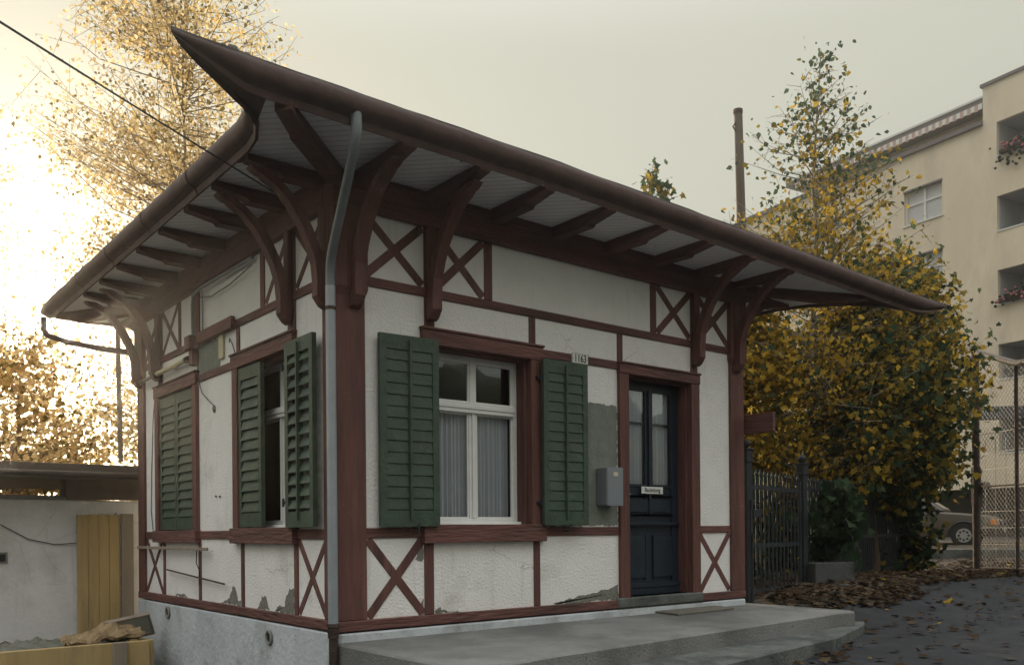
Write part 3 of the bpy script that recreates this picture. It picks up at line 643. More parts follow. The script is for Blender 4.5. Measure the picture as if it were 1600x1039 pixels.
# curved brackets
def bracket(base, d, reach=.57, wd=.082, zlow=2.16, z_under=2.985):
    d = Vector(d); c = Vector((-d.y, d.x, 0)); k = reach/.57
    outer = [(.066, 2.20), (.090, 2.235), (.090, 2.34), (.10, 2.45), (.14, 2.57), (.20, 2.68), (.29, 2.80), (.38, 2.88), (.475, 2.925), (.495, 2.945), (.515, 2.945), (.555, 2.962), (.585, 2.985)]
    inner = [(.47, 2.985), (.36, 2.935), (.255, 2.860), (.165, 2.755), (.11, 2.66), (.075, 2.585)]
    outer = [(s*(1+(k-1)*min(1, max(0, (s-.09)/.3))), z) for s, z in outer]; inner = [(s*(1+(k-1)*min(1, max(0, (s-.06)/.3))), z) for s, z in inner]
    mb = MB()
    def pr(poly, w_):
        n = len(poly); vs = [tuple(Vector(base)+d*s+c*sg*w_/2+Vector((0, 0, z))) for sg in (-1, 1) for s, z in poly]
        mb.add(vs, [tuple(range(n)), tuple(range(n, 2*n))]+[(i, (i+1) % n, n+(i+1) % n, n+i) for i in range(n)])
    # curved arm, strip by strip so that the concave outline stays clean
    m = 24
    def at(pl, t):
        Ls = [0]
        for p, q in zip(pl[:-1], pl[1:]): Ls.append(Ls[-1]+math.hypot(q[0]-p[0], q[1]-p[1]))
        s = t*Ls[-1]; return (float(np.interp(s, Ls, [p[0] for p in pl])), float(np.interp(s, Ls, [p[1] for p in pl])))
    o2 = outer[3:]; i2 = inner[::-1]; i2 = [(.012, 2.40), (.035, 2.48)]+i2
    for wv_ in (0,):
        A = [at(o2, t/m) for t in range(m+1)]; B = [at(i2, t/m) for t in range(m+1)]
        n = m+1; vs = []
        for sg in (-1, 1):
            for s, z in A+B: vs.append(tuple(Vector(base)+d*s+c*sg*wd/2+Vector((0, 0, z))))
        fs = []
        for t in range(m):
            fs += [(t, t+1, n+t+1, n+t), (2*n+t, 3*n+t, 3*n+t+1, 2*n+t+1), (t, 2*n+t, 2*n+t+1, t+1), (n+t, n+t+1, 3*n+t+1, 3*n+t)]
        fs += [(0, n, 3*n, 2*n), (m, 2*n+m, 3*n+m, n+m)]
        mb.add(vs, fs)
    pr([(0, 2.20), (.012, 2.16), (.045, 2.175), (.066, 2.20), (.09, 2.235), (.09, 2.34), (.10, 2.45), (.012, 2.45), (.0, 2.44)], wd-.002)
    pr([(.0, 2.45), (.03, 2.45), (.03, 2.83), (.0, 2.83)], wd-.004)
    return build('bracket', mb, TV, H, bevel=.003)
for x, in ((.115,), (.73,), (3.645,), (4.235,)): bracket((x, -.022, 0), (0, -1, 0))
for y in (.105, .68, 3.66, 4.235): bracket((-.022, y, 0), (-1, 0, 0), .53)
for y in (.105, 4.235): bracket((W+.022, y, 0), (1, 0, 0), .72)
for x in (.115, 4.235): bracket((x, W+.022, 0), (0, 1, 0), .72)

# downpipe
dp = thing('downpipe', 'zinc downpipe bending from the gutter to the near corner post', None, (-.08, -.06, 0)); dp.parent = H; dp.location = Vector(dp.location)-Vector(H.location)
mb = MB(); mb.tube([(-.235, -.70, 3.13), (-.235, -.70, 3.03), (-.23, -.68, 2.97), (-.215, -.62, 2.90)], .033, 14); mb.tube([(-.217, -.625, 2.905), (-.11, -.16, 2.50), (-.09, -.085, 2.42), (-.082, -.062, 2.34), (-.080, -.060, 2.25)], [.030, .030, .031, .031, .031], 14)
build('pipe_bend', mb, [PIPEB], dp, smooth=True)
mb = MB(); mb.tube([(-.080, -.060, 2.27), (-.080, -.060, .06)], .033, 16); build('pipe', mb, PIPE, dp, smooth=True)
for z, r_ in ((.055, .041), (2.125, .036)): build('pipe_collar', MB().tube([(-.08, -.06, z-.012), (-.08, -.06, z+.012)], r_, 16), RUST, dp, smooth=True)
build('pipe_socket', MB().tube([(-.08, -.06, .042), (-.08, -.06, .03), (-.08, -.06, .029), (-.08, -.06, .006), (-.08, -.06, .005), (-.08, -.06, -.03)], [.036, .036, .040, .040, .036, .036], 16), RUST, dp, smooth=True)
mb = MB(); mb.tube([(-.08, -.06, -.03), (-.08, -.06, -1.2)], .030, 12); build('standpipe', mb, RUST, dp, smooth=True)
mb = MB(); mb.tube([(-.082, -.06, 2.125), (.0, .0, 2.13)], .008, 6); build('pipe_clamp', mb, IRON, dp)
# hopper arm at the far left ear
mb = MB(); mb.tube([(-.62, 5.80, 3.12), (-.62, 5.80, 2.98), (-.60, 5.74, 2.91), (-.45, 5.45, 2.80), (-.2, 4.9, 2.66), (.03, 4.5, 2.58)], .032, 10); build('rear_pipe', mb, EAVE, H, smooth=True)

# conduit, junction parts on the side wall
mb = MB(); mb.tube([(-.04, 1.3, 2.80), (-.055, 2.4, 2.80), (-.055, 2.58, 2.78), (-.05, 2.62, 2.70), (-.04, 2.64, 2.38)], .014, 8); mb.tube([(-.02, 2.45, 2.80), (-.02, 2.45, 2.42)], .008, 6)
build('cable_conduit', mb, PIPEB, H, smooth=True)
mb = MB(); SI.box(mb, 2.56, 2.70, .015, .10, 2.30, 2.42); SI.box(mb, 2.58, 2.67, .012, .07, 2.16, 2.30); build('terminal_block', mb, TV, H, bevel=.006)
mb = MB(); SI.box(mb, 1.72, 2.52, .015, .055, 2.332, 2.43); build('cable_cover', mb, TH, H, bevel=.005)
mb = MB(); SI.box(mb, 1.98, 2.08, .001, .022, 2.13, 2.335); build('meter_strip', mb, TUBE, H, bevel=.004)
for pl_ in ([(-.012, 2.60, 2.25), (-.02, 2.58, 2.05), (-.02, 2.48, 1.90), (-.015, 2.30, 1.80), (-.012, 2.22, 1.76)],
            [(-.012, 1.86, 2.24), (-.03, 1.80, 2.26), (-.03, 1.74, 2.20), (-.012, 1.73, 2.12)],
            [(-.012, 3.8, 2.1), (-.02, 3.86, 1.8), (-.01, 3.95, 1.3), (-.01, 3.98, .9), (-.012, 3.92, .7)],
            [(-.03, 2.62, .52), (-.03, 2.63, .40), (-.015, 2.60, .34), (-.012, 2.60, .2)],
            [(-.045, 1.3, 2.74), (-.03, 1.8, 2.70), (-.03, 2.2, 2.69), (-.04, 2.5, 2.74)]):
    build('loose_cable', MB().tube(pl_, .0045, 5), IRON, H)

for (y, z) in ((2.22, 1.73), (2.2, .98), (2.11, .975), (1.94, .62), (2.4, .62)): build('wall_plug', MB().sphere((-.008, y, z), .022 if z > 1.5 else .012, 8, sc=(.8, .8, 1.6 if z > 1.5 else 1)), MORT, H)
# two slender battens held across the lower side wall
mb = MB(); SI.box(mb, 2.30, 4.30, .04, .06, .512, .54); build('cable_batten', mb, WOOD, H, bevel=.003)
mb = MB(); mb.bar((-.036, 3.45, .32), (-.036, 1.95, .24), .012, .012, (1, 0, 0)); build('cable_batten', mb, RUST, H)

# -------------------------------------------------- things fixed to the hut
t = thing('wall_lamp', 'yellowed tube lamp fixed above the farther side window', 'lamp', (-.05, 3.4, 2.22))
mb = MB(); mb.tube([(-.05, 2.78, 2.235), (-.05, 3.62, 2.225)], .024, 12); build('tube', mb, TUBE, t, smooth=True)
mb = MB(); mb.tube([(-.05, 3.62, 2.225), (-.05, 4.20, 2.215)], .016, 10); mb.box(-.05, -.012, 3.15, 3.2, 2.21, 2.25); build('tube_holder', mb, WOOD, t)
mb = MB(); mb.tube([(-.05, 2.74, 2.235), (-.05, 2.79, 2.235)], .030, 12); build('end_cap', mb, CARD, t, smooth=True)

t = thing('letter_box', 'grey metal letter box with a small yellowish label, fixed beside the door frame', 'letter box', (2.46, -.07, .87))
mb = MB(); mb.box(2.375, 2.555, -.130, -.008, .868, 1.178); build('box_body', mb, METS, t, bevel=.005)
mb = MB(); mb.box(2.379, 2.562, -.137, -.131, .864, 1.181); mb.box(2.39, 2.551, -.1385, -.1372, .876, 1.17); mb.tube([(2.535, -.1386, 1.0), (2.535, -.142, 1.0)], .006, 8); build('box_door', mb, METB, t, bevel=.003)
mb = MB(); mb.box(2.448, 2.50, -.1402, -.1390, 1.108, 1.142); build('name_label', mb, mat('aged_label', (.55, .52, .38), .6, .05, 9), t)

def text(body, size, loc, name, parent, m, sx=1.0, ext=.0006, bold=0.0):
    c = bpy.data.curves.new(name, 'FONT'); c.body = body; c.size = size; c.align_x = 'CENTER'; c.align_y = 'CENTER'; c.extrude = ext; c.offset = bold
    o = bpy.data.objects.new('tmp', c); COL.objects.link(o); bpy.context.view_layer.update()
    dg = bpy.context.evaluated_depsgraph_get(); me = bpy.data.meshes.new_from_object(o.evaluated_get(dg)); bpy.data.objects.remove(o)
    rot = Matrix.Translation(Vector(loc)) @ Matrix.Rotation(R(90), 4, 'X') @ Matrix.Diagonal((sx, 1, 1, 1))
    me.transform(rot); me.materials.clear(); me.materials.append(m); me.name = name
    t_ = bpy.data.objects.new(name, me); COL.objects.link(t_); t_.parent = parent; t_.matrix_parent_inverse = Matrix.Translation(-parent_loc(parent)); return t_
t = thing('house_number_plate', 'small white enamel number plate reading 1163 above the right shutter', 'number plate', (2.195, -.018, 2.06))
mb = MB(); mb.box(2.10, 2.285, -.022, -.015, 2.018, 2.108); build('plate', mb, SIGNW, t, bevel=.003)
mb = MB()
for a_ in ((2.104, 2.281, 2.1025, 2.1045), (2.104, 2.281, 2.0215, 2.0235), (2.104, 2.106, 2.0235, 2.1025), (2.279, 2.281, 2.0235, 2.1025)): mb.box(a_[0], a_[1], -.0232, -.0221, a_[2], a_[3])
mb.box(2.11, 2.116, -.0232, -.0221, 2.06, 2.066); mb.box(2.269, 2.275, -.0232, -.0221, 2.06, 2.066); build('plate_border', mb, INK, t)
text('1163', .088, (2.193, -.0232, 2.063), 'lettering', t, INK, .78, .0010, .0010)
t = thing('door_sign', 'small white sign reading Bauleitung on the dark blue door', 'sign', (3.19, .1, 1.02))
mb = MB(); mb.box(3.052, 3.335, .1075, .1135, .985, 1.048); build('sign_plate', mb, SIGNW, t, bevel=.002)
text('Bauleitung', .054, (3.1935, .1070, 1.018), 'lettering', t, INK, .93, .0005, .0008)
mb = MB()
for x_ in (3.060, 3.327): mb.tube([(x_, .1080, 1.016), (x_, .1066, 1.016)], .003, 6)
build('screw', mb, INK, t)

mb = MB(); mb.box(4.40, 4.44, -.33, 1.3, 1.585, 1.772)
t = thing('wall_board', 'reddish brown board sticking out past the right corner of the hut', 'board', (4.42, .4, 1.6))
build('board', mb, TH, t, bevel=.004); mb = MB(); mb.box(4.36, 4.399, .1, .16, 1.60, 1.76); mb.box(4.36, 4.399, .9, .96, 1.60, 1.76); build('batten', mb, TV, t)

tag(build('doormat', MB().prism([(3.02, -.33), (3.82, -.30), (3.90, -.03), (3.06, -.02)], 'z', -.069, -.050), mat('coir', (.17, .16, .13), .95, .2, 30, .8, 90), bevel=.004), 'thin worn brown doormat lying before the door', 'doormat')

# overhead wire: from the side wall under the eave out over the yard to the street line
dirp = lambda px, py, D: CP0+FW*D+RT*((px-800)*D/F0)+up*((829.6-py-(px-800)*roll)*D/F0)
CP0 = Vector((-2.80, -5.30, 0.66))
A = dirp(458, 316, 6.25); B = dirp(-300, -160, 2.6); d_ = B-A
P_ = [A+d_*t+Vector((0, 0, -.008*math.sin(math.pi*min(1, t))+(.9*(t-1)**1.5 if t > 1 else 0))) for t in np.linspace(0, 3.2, 34)]
mb = MB(); mb.tube([(-.03, .62, 2.90)]+[tuple(p) for p in P_], .0055, 6)
t = thing('overhead_wire', 'dark overhead cable running from the upper left to the eave', 'cable', (-.03, .62, 2.86)); build('cable', mb, IRON, t)

# ------------------------------------------------------------------ shed on the left
t = thing('shed', 'low white rendered shed with a flat brown roof left of the hut', 'shed', (-2.5, 6, -.45))
mb = MB(); mb.box(-6.5, .30, 4.95, 5.15, -.6, 1.03); build('shed_wall', mb, SHEDW, t, bevel=.01)
mb = MB(); mb.box(-6.5, -.30, 4.94, 5.16, 1.03, 1.075); build('wall_coping', mb, STONE, t, bevel=.005)
mb = MB(); mb.prism([(4.5, 1.24), (4.5, 1.275), (4.44, 1.275), (4.44, 1.30), (4.50, 1.31), (4.50, 1.385), (9.4, 1.50), (9.4, 1.32)], 'x', -6.8, .30); build('roof', mb, SHEDR, t, bevel=.004)
mb = MB(); mb.box(-6.8, .30, 4.485, 4.50, 1.265, 1.295); build('roof_trim', mb, STONE, t)
mb = MB(); mb.box(-.60, .28, 4.9, 5.0, 1.035, 1.26); build('lintel_board', mb, SHEDR, t)
for x_ in (-6.3, -4.2, -2.3, -.62): 
    mb = MB(); mb.box(x_, x_+.1, 5.0, 5.1, 1.075, 1.28); build('roof_post', mb, WOOD, t)
mb = MB(); mb.tube([(.11, 5.5, 1.50), (.09, 5.5, 3.0)], .028, 10); build('vent_pipe', mb, WOOD, t, smooth=True)
mb = MB(); mb.tube([(-1.5, 4.94, .98), (-1.25, 4.93, .80), (-.95, 4.93, .62), (-.7, 4.93, .56), (-.45, 4.92, .58), (-.28, 4.90, .66), (-.1, 4.90, .9)], .005, 5); build('slack_cable', mb, IRON, t)
mb = MB(); mb.box(-1.42, -1.14, 4.935, 4.949, .38, .49, 0); build('air_brick', mb, STONE, t)
mb = MB(); 
for k in range(3): mb.box(-1.40+.09*k, -1.34+.09*k, 4.930, 4.934, .40, .47)
build('air_brick_slot', mb, CARD, t)
tg = thing('yellow_board', 'tall weathered yellow board leaning on the white shed wall', 'board', (-.25, 4.87, -.5))
mb = MB()
for k in range(4): mb.box(-.50+.105*k, -.397+.105*k, 4.86-.004*(k % 2), 4.90, -.52, .872+.004*(k % 3))
build('planks', mb, YEL, tg, bevel=.004)
tg = thing('grey_plank', 'narrow grey weathered plank standing between the yellow board and the hut', 'plank', (-.02, 4.86, -.5))
mb = MB(); mb.box(-.065, .06, 4.84, 4.88, -.55, .885); build('plank', mb, WOOD, tg, bevel=.004)

# open timber bay with rubble at the lower left
t = thing('yellow_timber_edging', 'low yellow plank edging holding back the rubble beside the hut foundation', 'plank edging', (-.9, 3.2, -.75))
mb = MB(); mb.bar((-3.2, 3.45, -.56), (-.30, 3.10, -.515), .42, .05, (0.12, 1, 0)); build('front_plank', mb, YEL, t, bevel=.006)
mb = MB(); mb.bar((-.285, 3.10, -.515), (-.14, 4.2, -.60), .42, .05, (1, -.12, 0)); build('end_plank', mb, YEL, t, bevel=.006)
mb = MB(); mb.box(-.62, -.50, 3.06, 3.11, -.80, -.305); build('stake', mb, WOOD, t, bevel=.004)
mb = MB(); random.seed(3)
def rock(mb, c, r, sq=.7):
    vs0 = []; seg = 9; b = len(mb.v); mb.sphere(c, r, seg, sc=(1, 1, sq))
    for i in range(b, len(mb.v)):
        v = Vector(mb.v[i])-Vector(c); k = 1+.28*math.sin(v.x*37/r*.1+c[0]*9)+.22*math.sin(v.y*51/r*.1+c[1]*7)+.15*math.sin(v.z*70/r*.1)
        mb.v[i] = tuple(Vector(c)+v*(1+(k-1)*.6))
for k in range(60):
    x = random.uniform(-2.6, -.25); y = random.uniform(3.3, 4.7); rock(mb, (x, y, -.56+.10*random.random()), random.uniform(.08, .16))
build('rubble', mb, mat('grey_brown_rubble', (.16, .145, .12), .95, .35, 14, .8, 50), label='heap of grey rubble and earth behind the yellow plank edging', cat='rubble', kind='stuff')
tg = thing('tan_slab', 'crumpled tan sheet lying on top of the rubble heap', 'slab', (-.6, 3.5, -.3))
mb = MB(); nn_ = 14
for j in range(nn_):
    for i in range(nn_):
        u, v = i/(nn_-1)-.5, j/(nn_-1)-.5
        mb.v.append((-.62+u*.62, 3.48+v*.5, -.27+.10*math.exp(-((u-.1)**2+v*v)*12)+.018*math.sin(u*19+v*7)+.018*math.sin(v*23-u*11)+u*.06))
mb.f = [(j*nn_+i, j*nn_+i+1, (j+1)*nn_+i+1, (j+1)*nn_+i) for j in range(nn_-1) for i in range(nn_-1)]; mb.m = [0]*len(mb.f)
s_ = build('sheet', mb, RUBBLE, tg); md = s_.modifiers.new('solid', 'SOLIDIFY'); md.thickness = .035
tg = thing('tarpaulin', 'folded grey green tarpaulin on the rubble at the far left', 'tarpaulin', (-1.1, 3.6, -.3))
mb = MB()
for j in range(nn_):
    for i in range(nn_):
        u, v = i/(nn_-1)-.5, j/(nn_-1)-.5
        mb.v.append((-1.15+u*.7, 3.62+v*.5, -.36+.07*math.exp(-(u*u+v*v)*8)+.022*math.sin(u*27+v*13)+.02*math.sin(v*31)))
mb.f = [(j*nn_+i, j*nn_+i+1, (j+1)*nn_+i+1, (j+1)*nn_+i) for j in range(nn_-1) for i in range(nn_-1)]; mb.m = [0]*len(mb.f)
s_ = build('cloth', mb, TARP, tg, smooth=True); md = s_.modifiers.new('solid', 'SOLIDIFY'); md.thickness = .01
tg = thing('leaning_panel', 'small pale framed panel leaning against the foundation on the rubble', 'panel', (-.3, 3.5, -.3))
mb = MB(); rm = Matrix.Translation((-.33, 3.62, -.235)) @ Matrix.Rotation(R(-12), 4, 'Z') @ Matrix.Rotation(R(38), 4, 'X') @ Matrix.Rotation(R(-14), 4, 'Y')
mb.box(-.19, .19, -.012, .012, -.12, .12, 0, rm); build('panel', mb, mat('panel_pale', (.36, .37, .34), .7, .1, 6), tg, bevel=.004)
mb = MB()
for bb in ((-.205, -.19, -.02, .02, -.135, .135), (.19, .205, -.02, .02, -.135, .135), (-.19, .19, -.02, .02, -.135, -.12), (-.19, .19, -.02, .02, .12, .135)): mb.box(*bb, 0, rm)
build('panel_frame', mb, WOOD, tg)

# ------------------------------------------------------------------ iron gate and fence on the right
def iron_post(name_parent, x, y, zb, h=1.50):
    mb = MB(); mb.box(x-.045, x+.045, y-.045, y+.045, zb-.2, zb+h-.12); mb.box(x-.055, x+.055, y-.055, y+.055, zb+h-.14, zb+h-.11)
    mb.box(x-.05, x+.05, y-.05, y+.05, zb+h-.11, zb+h-.02); mb.box(x-.06, x+.06, y-.06, y+.06, zb+h-.02, zb+h)
    mb.box(x-.055, x+.055, y-.055, y+.055, zb-.2, zb+.10); mb.sphere((x, y, zb+h+.045), .05, 12)
    return build('post', mb, IRON, name_parent, bevel=.003)
G0, G1 = Vector((4.60, .13, -.08)), Vector((6.25, .56, -.08))
t = thing('iron_gate', 'dark wrought iron gate of upright bars between two ball topped posts', 'gate', tuple(G0))
iron_post(t, G0.x, G0.y, G0.z, 1.55); iron_post(t, G1.x, G1.y, G1.z, 1.50)
def bars(parent, A, B, n, zb, h, name='bar', one=False, lo=.1):
    d = (B-A); mb = MB()
    for k in range(n):
        p = A+d*((k+.5)/n); hh = h*(1-.0)+random.uniform(-.008, .008)
        if not one: mb = MB()
        mb.tube([(p.x, p.y, zb+lo), (p.x, p.y, zb+hh-.07)], .0115, 6); mb.tube([(p.x, p.y, zb+hh-.07), (p.x, p.y, zb+hh-.05), (p.x, p.y, zb+hh)], [.011, .016, .001], 6)
        if not one: build(name, mb, IRON, parent)
    if one: build(name, mb, IRON, parent)
ga, gb = G0+(G1-G0)*.06, G0+(G1-G0)*.94
bars(t, ga, gb, 13, -.08, 1.36)
for z_ in (.10, .57, 1.17):
    mb = MB(); mb.bar((ga.x, ga.y, -.08+z_), (gb.x, gb.y, -.08+z_), .045, .014, (-(gb-ga).y, (gb-ga).x, 0)); build('cross_rail', mb, IRON, t)
for q in (ga, gb):
    mb = MB(); mb.bar((q.x, q.y, .0), (q.x, q.y, 1.20), .035, .030, (0, 1, 0)); build('stile', mb, IRON, t)
mb = MB(); mb.box(ga.x+.02, ga.x+.14, ga.y-.03, ga.y+.03, .78, .86); build('latch', mb, IRON, t, bevel=.004)
mb = MB(); mb.bar((4.53, .02, -.10), (4.60, .06, .62), .03, .012, (1, 0, 0)); mb.bar((4.545, .04, .6), (4.60, .07, .95), .02, .01, (1, 0, 0)); build('prop_strap', mb, IRON, t)
F1, F2 = G1+(G1-G0).normalized()*.08, Vector((10.8, 1.55, -.05))
t = thing('iron_fence', 'dark iron railing with spiked bars running back under the trees', 'fence', tuple(F1))
bars(t, F1, F2, 52, -.06, 1.33, one=True)
for z_ in (.12, .60, 1.18):
    mb = MB(); mb.bar((F1.x, F1.y, -.06+z_), (F2.x, F2.y, -.04+z_), .04, .014, (-(F2-F1).y, (F2-F1).x, 0)); build('cross_rail', mb, IRON, t)
iron_post(t, F2.x+.05, F2.y, -.05, 1.5)
t = thing('concrete_trough', 'grey concrete trough standing at the foot of the iron fence', 'trough', (6.55, .42, -.1))
mb = MB(); rmz = Matrix.Translation((6.55, .45, -.13)) @ Matrix.Rotation(R(-20), 4, 'Z')
mb.box(-.28, .28, -.17, -.13, 0, .40, 0, rmz); mb.box(-.28, .28, .13, .17, 0, .40, 0, rmz); mb.box(-.28, -.24, -.13, .13, 0, .399, 0, rmz); mb.box(.24, .28, -.13, .13, 0, .399, 0, rmz); mb.box(-.24, .24, -.13, .13, .0, .30, 0, rmz)
build('trough', mb, mat('mossy_concrete', (.085, .087, .085), .9, .25, 6, .5, 30), t, bevel=.01)
for i, (x_, y_, s_, lb) in enumerate(((6.42, .13, .075, 'squarish grey stone block in front of the trough, nearer the gate'), (6.60, .07, .06, 'narrow upright stone block in front of the trough, farther from the gate'))):
    mb = MB(); rmz = Matrix.Translation((x_, y_, -.09)) @ Matrix.Rotation(R(-30+20*i), 4, 'Z'); mb.box(-s_, s_, -s_, s_, -.03, .12+.02*i, 0, rmz)
    tag(build('stone_block', mb, mat('block_grey', (.13, .13, .12), .9, .2, 9, .4, 30), bevel=.012), lb, 'stone block', 'stone blocks in front of the trough')

# ------------------------------------------------------------------ wire mesh fence far right
t = thing('wire_mesh_fence', 'tall rusty steel framed wire mesh fence at the right edge', 'fence', (11.68, .97, -.06))
C0, C1, C2 = Vector((11.68, .97, -.08)), Vector((11.14, .16, -.03)), Vector((10.2, -1.25, -.02))
mb = MB(); mb.tube([tuple(C0), (C0.x, C0.y, 3.42)], .055, 12); build('post', mb, RUST, t, smooth=True)
mb = MB(); mb.tube([tuple(C1), (C1.x, C1.y, 3.02)], .028, 10); build('post', mb, RUST, t, smooth=True)
mb = MB(); mb.tube([tuple(C2), (C2.x, C2.y, 3.1)], .028, 10); build('post', mb, RUST, t, smooth=True)
mb = MB(); mb.tube([(C0.x, C0.y, 3.42), (C1.x, C1.y, 3.06), (C2.x, C2.y, 2.9)], .045, 12); build('top_rail', mb, mat('worn_pipe', (.12, .095, .075), .6, .3, 12, .3, 40), t, smooth=True)
mb = MB(); mb.tube([(C0.x, C0.y, 1.30), (C1.x, C1.y, 1.28), (C2.x, C2.y, 1.27)], .014, 8); mb.tube([(C0.x, C0.y, .02), (C1.x, C1.y, .05), (C2.x, C2.y, .05)], .016, 8); build('mid_rail', mb, RUST, t)
mb = MB(); mb.tube([(C0.x, C0.y, 1.0), (C0.x, C0.y, 1.6)], .075, 8); mb.sphere((C0.x-.02, C0.y-.14, 1.28), .10, 8, sc=(.5, 1, 1)); build('lock_box', mb, RUST, t)
mb = MB()
def seg(a, b, r_=.0020): mb.bar(a, b, r_*2, r_*2, (1, -.6, 0))
for (A, B) in ((C0, C1), (C1, C2)):
    L = (B-A).length; d = (B-A)/L; zt0 = 3.40 if A is C0 else 3.04; zt1 = 3.04 if A is C0 else 2.88; zb = .05; sp = .085
    def pt(s, z): q = A+d*s; return (q.x, q.y, z)
    k = -int(3.4/ sp)
    while k*sp < L+3.4:
        s0 = k*sp
        for sg in (1, -1):
            # diagonal z = zb + (s - s0)*sg
            pts = []
            for s in (0, L):
                z = zb+((s-s0) if sg > 0 else (L-s-s0)); pts.append((s, z))
            (sa, za), (sb, zb_) = pts
            lo, hi = 0.0, 1.0
            dz = zb_-za; lo = (zb-za)/dz; hi = (zt0-za)/(dz-(zt1-zt0))     # cut at the bottom rail and under the sloping top rail
            lo, hi = sorted((lo, hi)); lo, hi = max(0, lo), min(1, hi)
            if hi-lo > .01: seg(pt(sa+(sb-sa)*lo, za+dz*lo), pt(sa+(sb-sa)*hi, za+dz*hi))
        k += 1
    for z_ in (.4, .65, .9, 1.55, 1.8, 2.1): seg(pt(0, z_), pt(L, z_), .0035)
    for s_ in (.25*L, .5*L, .75*L): seg(pt(s_, zb), pt(s_, 2.0), .003)
build('wire_mesh', mb, GALV, t)

# low kerb wall and dark beam in the background
mb = MB(); mb.prism([(13.0, 4.4), (16.2, -1.2), (16.45, -1.05), (13.25, 4.55)], 'z', -.3, .25)
tag(build('low_wall', mb, CONCD, bevel=.01), 'low dark kerb wall behind the wire mesh fence, before the parked car', 'wall')
t = thing('steel_beam_trestle', 'dark horizontal steel beam on posts crossing behind the trees', 'beam', (17.3, 4.2, 0))
b0, b1_ = Vector((12.6, 7.9, 3.12)), Vector((22.5, .1, 3.32)); mb = MB(); mb.bar(b0, b1_, .28, .20, (0, 0, 1)); 
dd = (b1_-b0).normalized(); mb.v = []; mb.f = []; mb.m = []
mb.bar(b0, b1_, .16, .30, (0, 0, 1)); build('beam', mb, mat('dark_beam', (.06, .065, .075), .6, .1, 3), t, bevel=.01)
for s in (.08, .95):
    p = b0.lerp(b1_, s); mb = MB(); mb.box(p.x-.07, p.x+.07, p.y-.07, p.y+.07, 0, p.z-.14); build('post', mb, RUST, t)

# ------------------------------------------------------------------ utility pole
mb = MB(); mb.tube([(9.78, 3.83, -.2), (9.74, 3.86, 2.5), (9.69, 3.90, 5.2), (9.65, 3.93, 7.73)], [.095, .085, .078, .070], 14)
t = thing('utility_pole', 'bare old wooden pole rising behind the hut roof', 'pole', (9.78, 3.83, 0)); build('pole', mb, POLE, t, smooth=True)
mb = MB(); mb.tube([(9.58, 3.93, 7.52), (9.54, 3.96, 7.46), (9.60, 3.93, 7.35)], .012, 6); mb.tube([(9.645, 3.93, 7.70), (9.645, 3.93, 7.76)], .080, 12); build('iron_cap', mb, RUST, t)

# ------------------------------------------------------------------ apartment block
sD = (FW*1383-RT*830).normalized(); nD = -(FW*830+RT*1383).normalized(); P0 = Vector((32.81, 9.26, 0))
def AP(s, z, off=0): p = P0+sD*s+nD*off; return Vector((p.x, p.y, z))
t = thing('apartment_block', 'tall cream apartment block with recessed balconies behind the trees', 'building', tuple(P0))
def abox(mb, s0, s1, o0, o1, z0, z1, mi=0):
    vs = [AP(s, z, o) for z in (z0, z1) for o in (o0, o1) for s in (s0, s1)]
    mb.add(vs, [(0, 2, 3, 1), (4, 5, 7, 6), (0, 1, 5, 4), (2, 6, 7, 3), (0, 4, 6, 2), (1, 3, 7, 5)], mi)
balz = [(14.72, 16.05), (11.90, 13.23), (9.08, 10.42), (6.26, 7.60), (3.46, 4.75)]
mb = MB(); abox(mb, .0, .53, -1.6, 0, 2.15, 17.58)               # pier of the balcony tower
abox(mb, -9, -3.4, -12, 0, 2.15, 17.58)
zz = [2.15]+[v for a, b in reversed(balz) for v in (a, b)]+[17.58]
for k in range(0, len(zz), 2): abox(mb, -3.4, 0, -.16, 0, zz[k], zz[k+1]); abox(mb, -3.4, 0, -1.6, -.16, zz[k], zz[k]+.01) if False else None
build('tower_wall', mb, APT, t)
mb = MB()
for a, b in balz: abox(mb, -3.4, 0, -1.62, -1.6, a-1.2, b); abox(mb, -.012, -.002, -1.6, -.161, a-1.0, b); abox(mb, -3.4, 0, -1.6, -.16, b, b+.1); abox(mb, -3.4, 0, -1.6, -.16, a-1.1, a-1.0)
build('balcony_recess', mb, APTG, t)
for a, b in balz:
    mb = MB(); abox(mb, -3.4, .02, -.19, .03, a-.03, a+.02); build('balcony_coping', mb, SIGNW, t)
    mb = MB(); abox(mb, -2.6, -1.0, -1.599, -1.55, a-1.0, b-.1, 0); abox(mb, -2.66, -2.6, -1.6, -1.53, a-1., b-.04, 1); abox(mb, -1.0, -.94, -1.6, -1.53, a-1., b-.04, 1); abox(mb, -2.6, -1., -1.6, -1.53, b-.1, b-.04, 1); build('balcony_door', mb, [GLASSB, SIGNW], t)
mb = MB(); abox(mb, -9.1, .60, -12, .08, 17.58, 17.70); build('parapet_cap', mb, APTR, t)
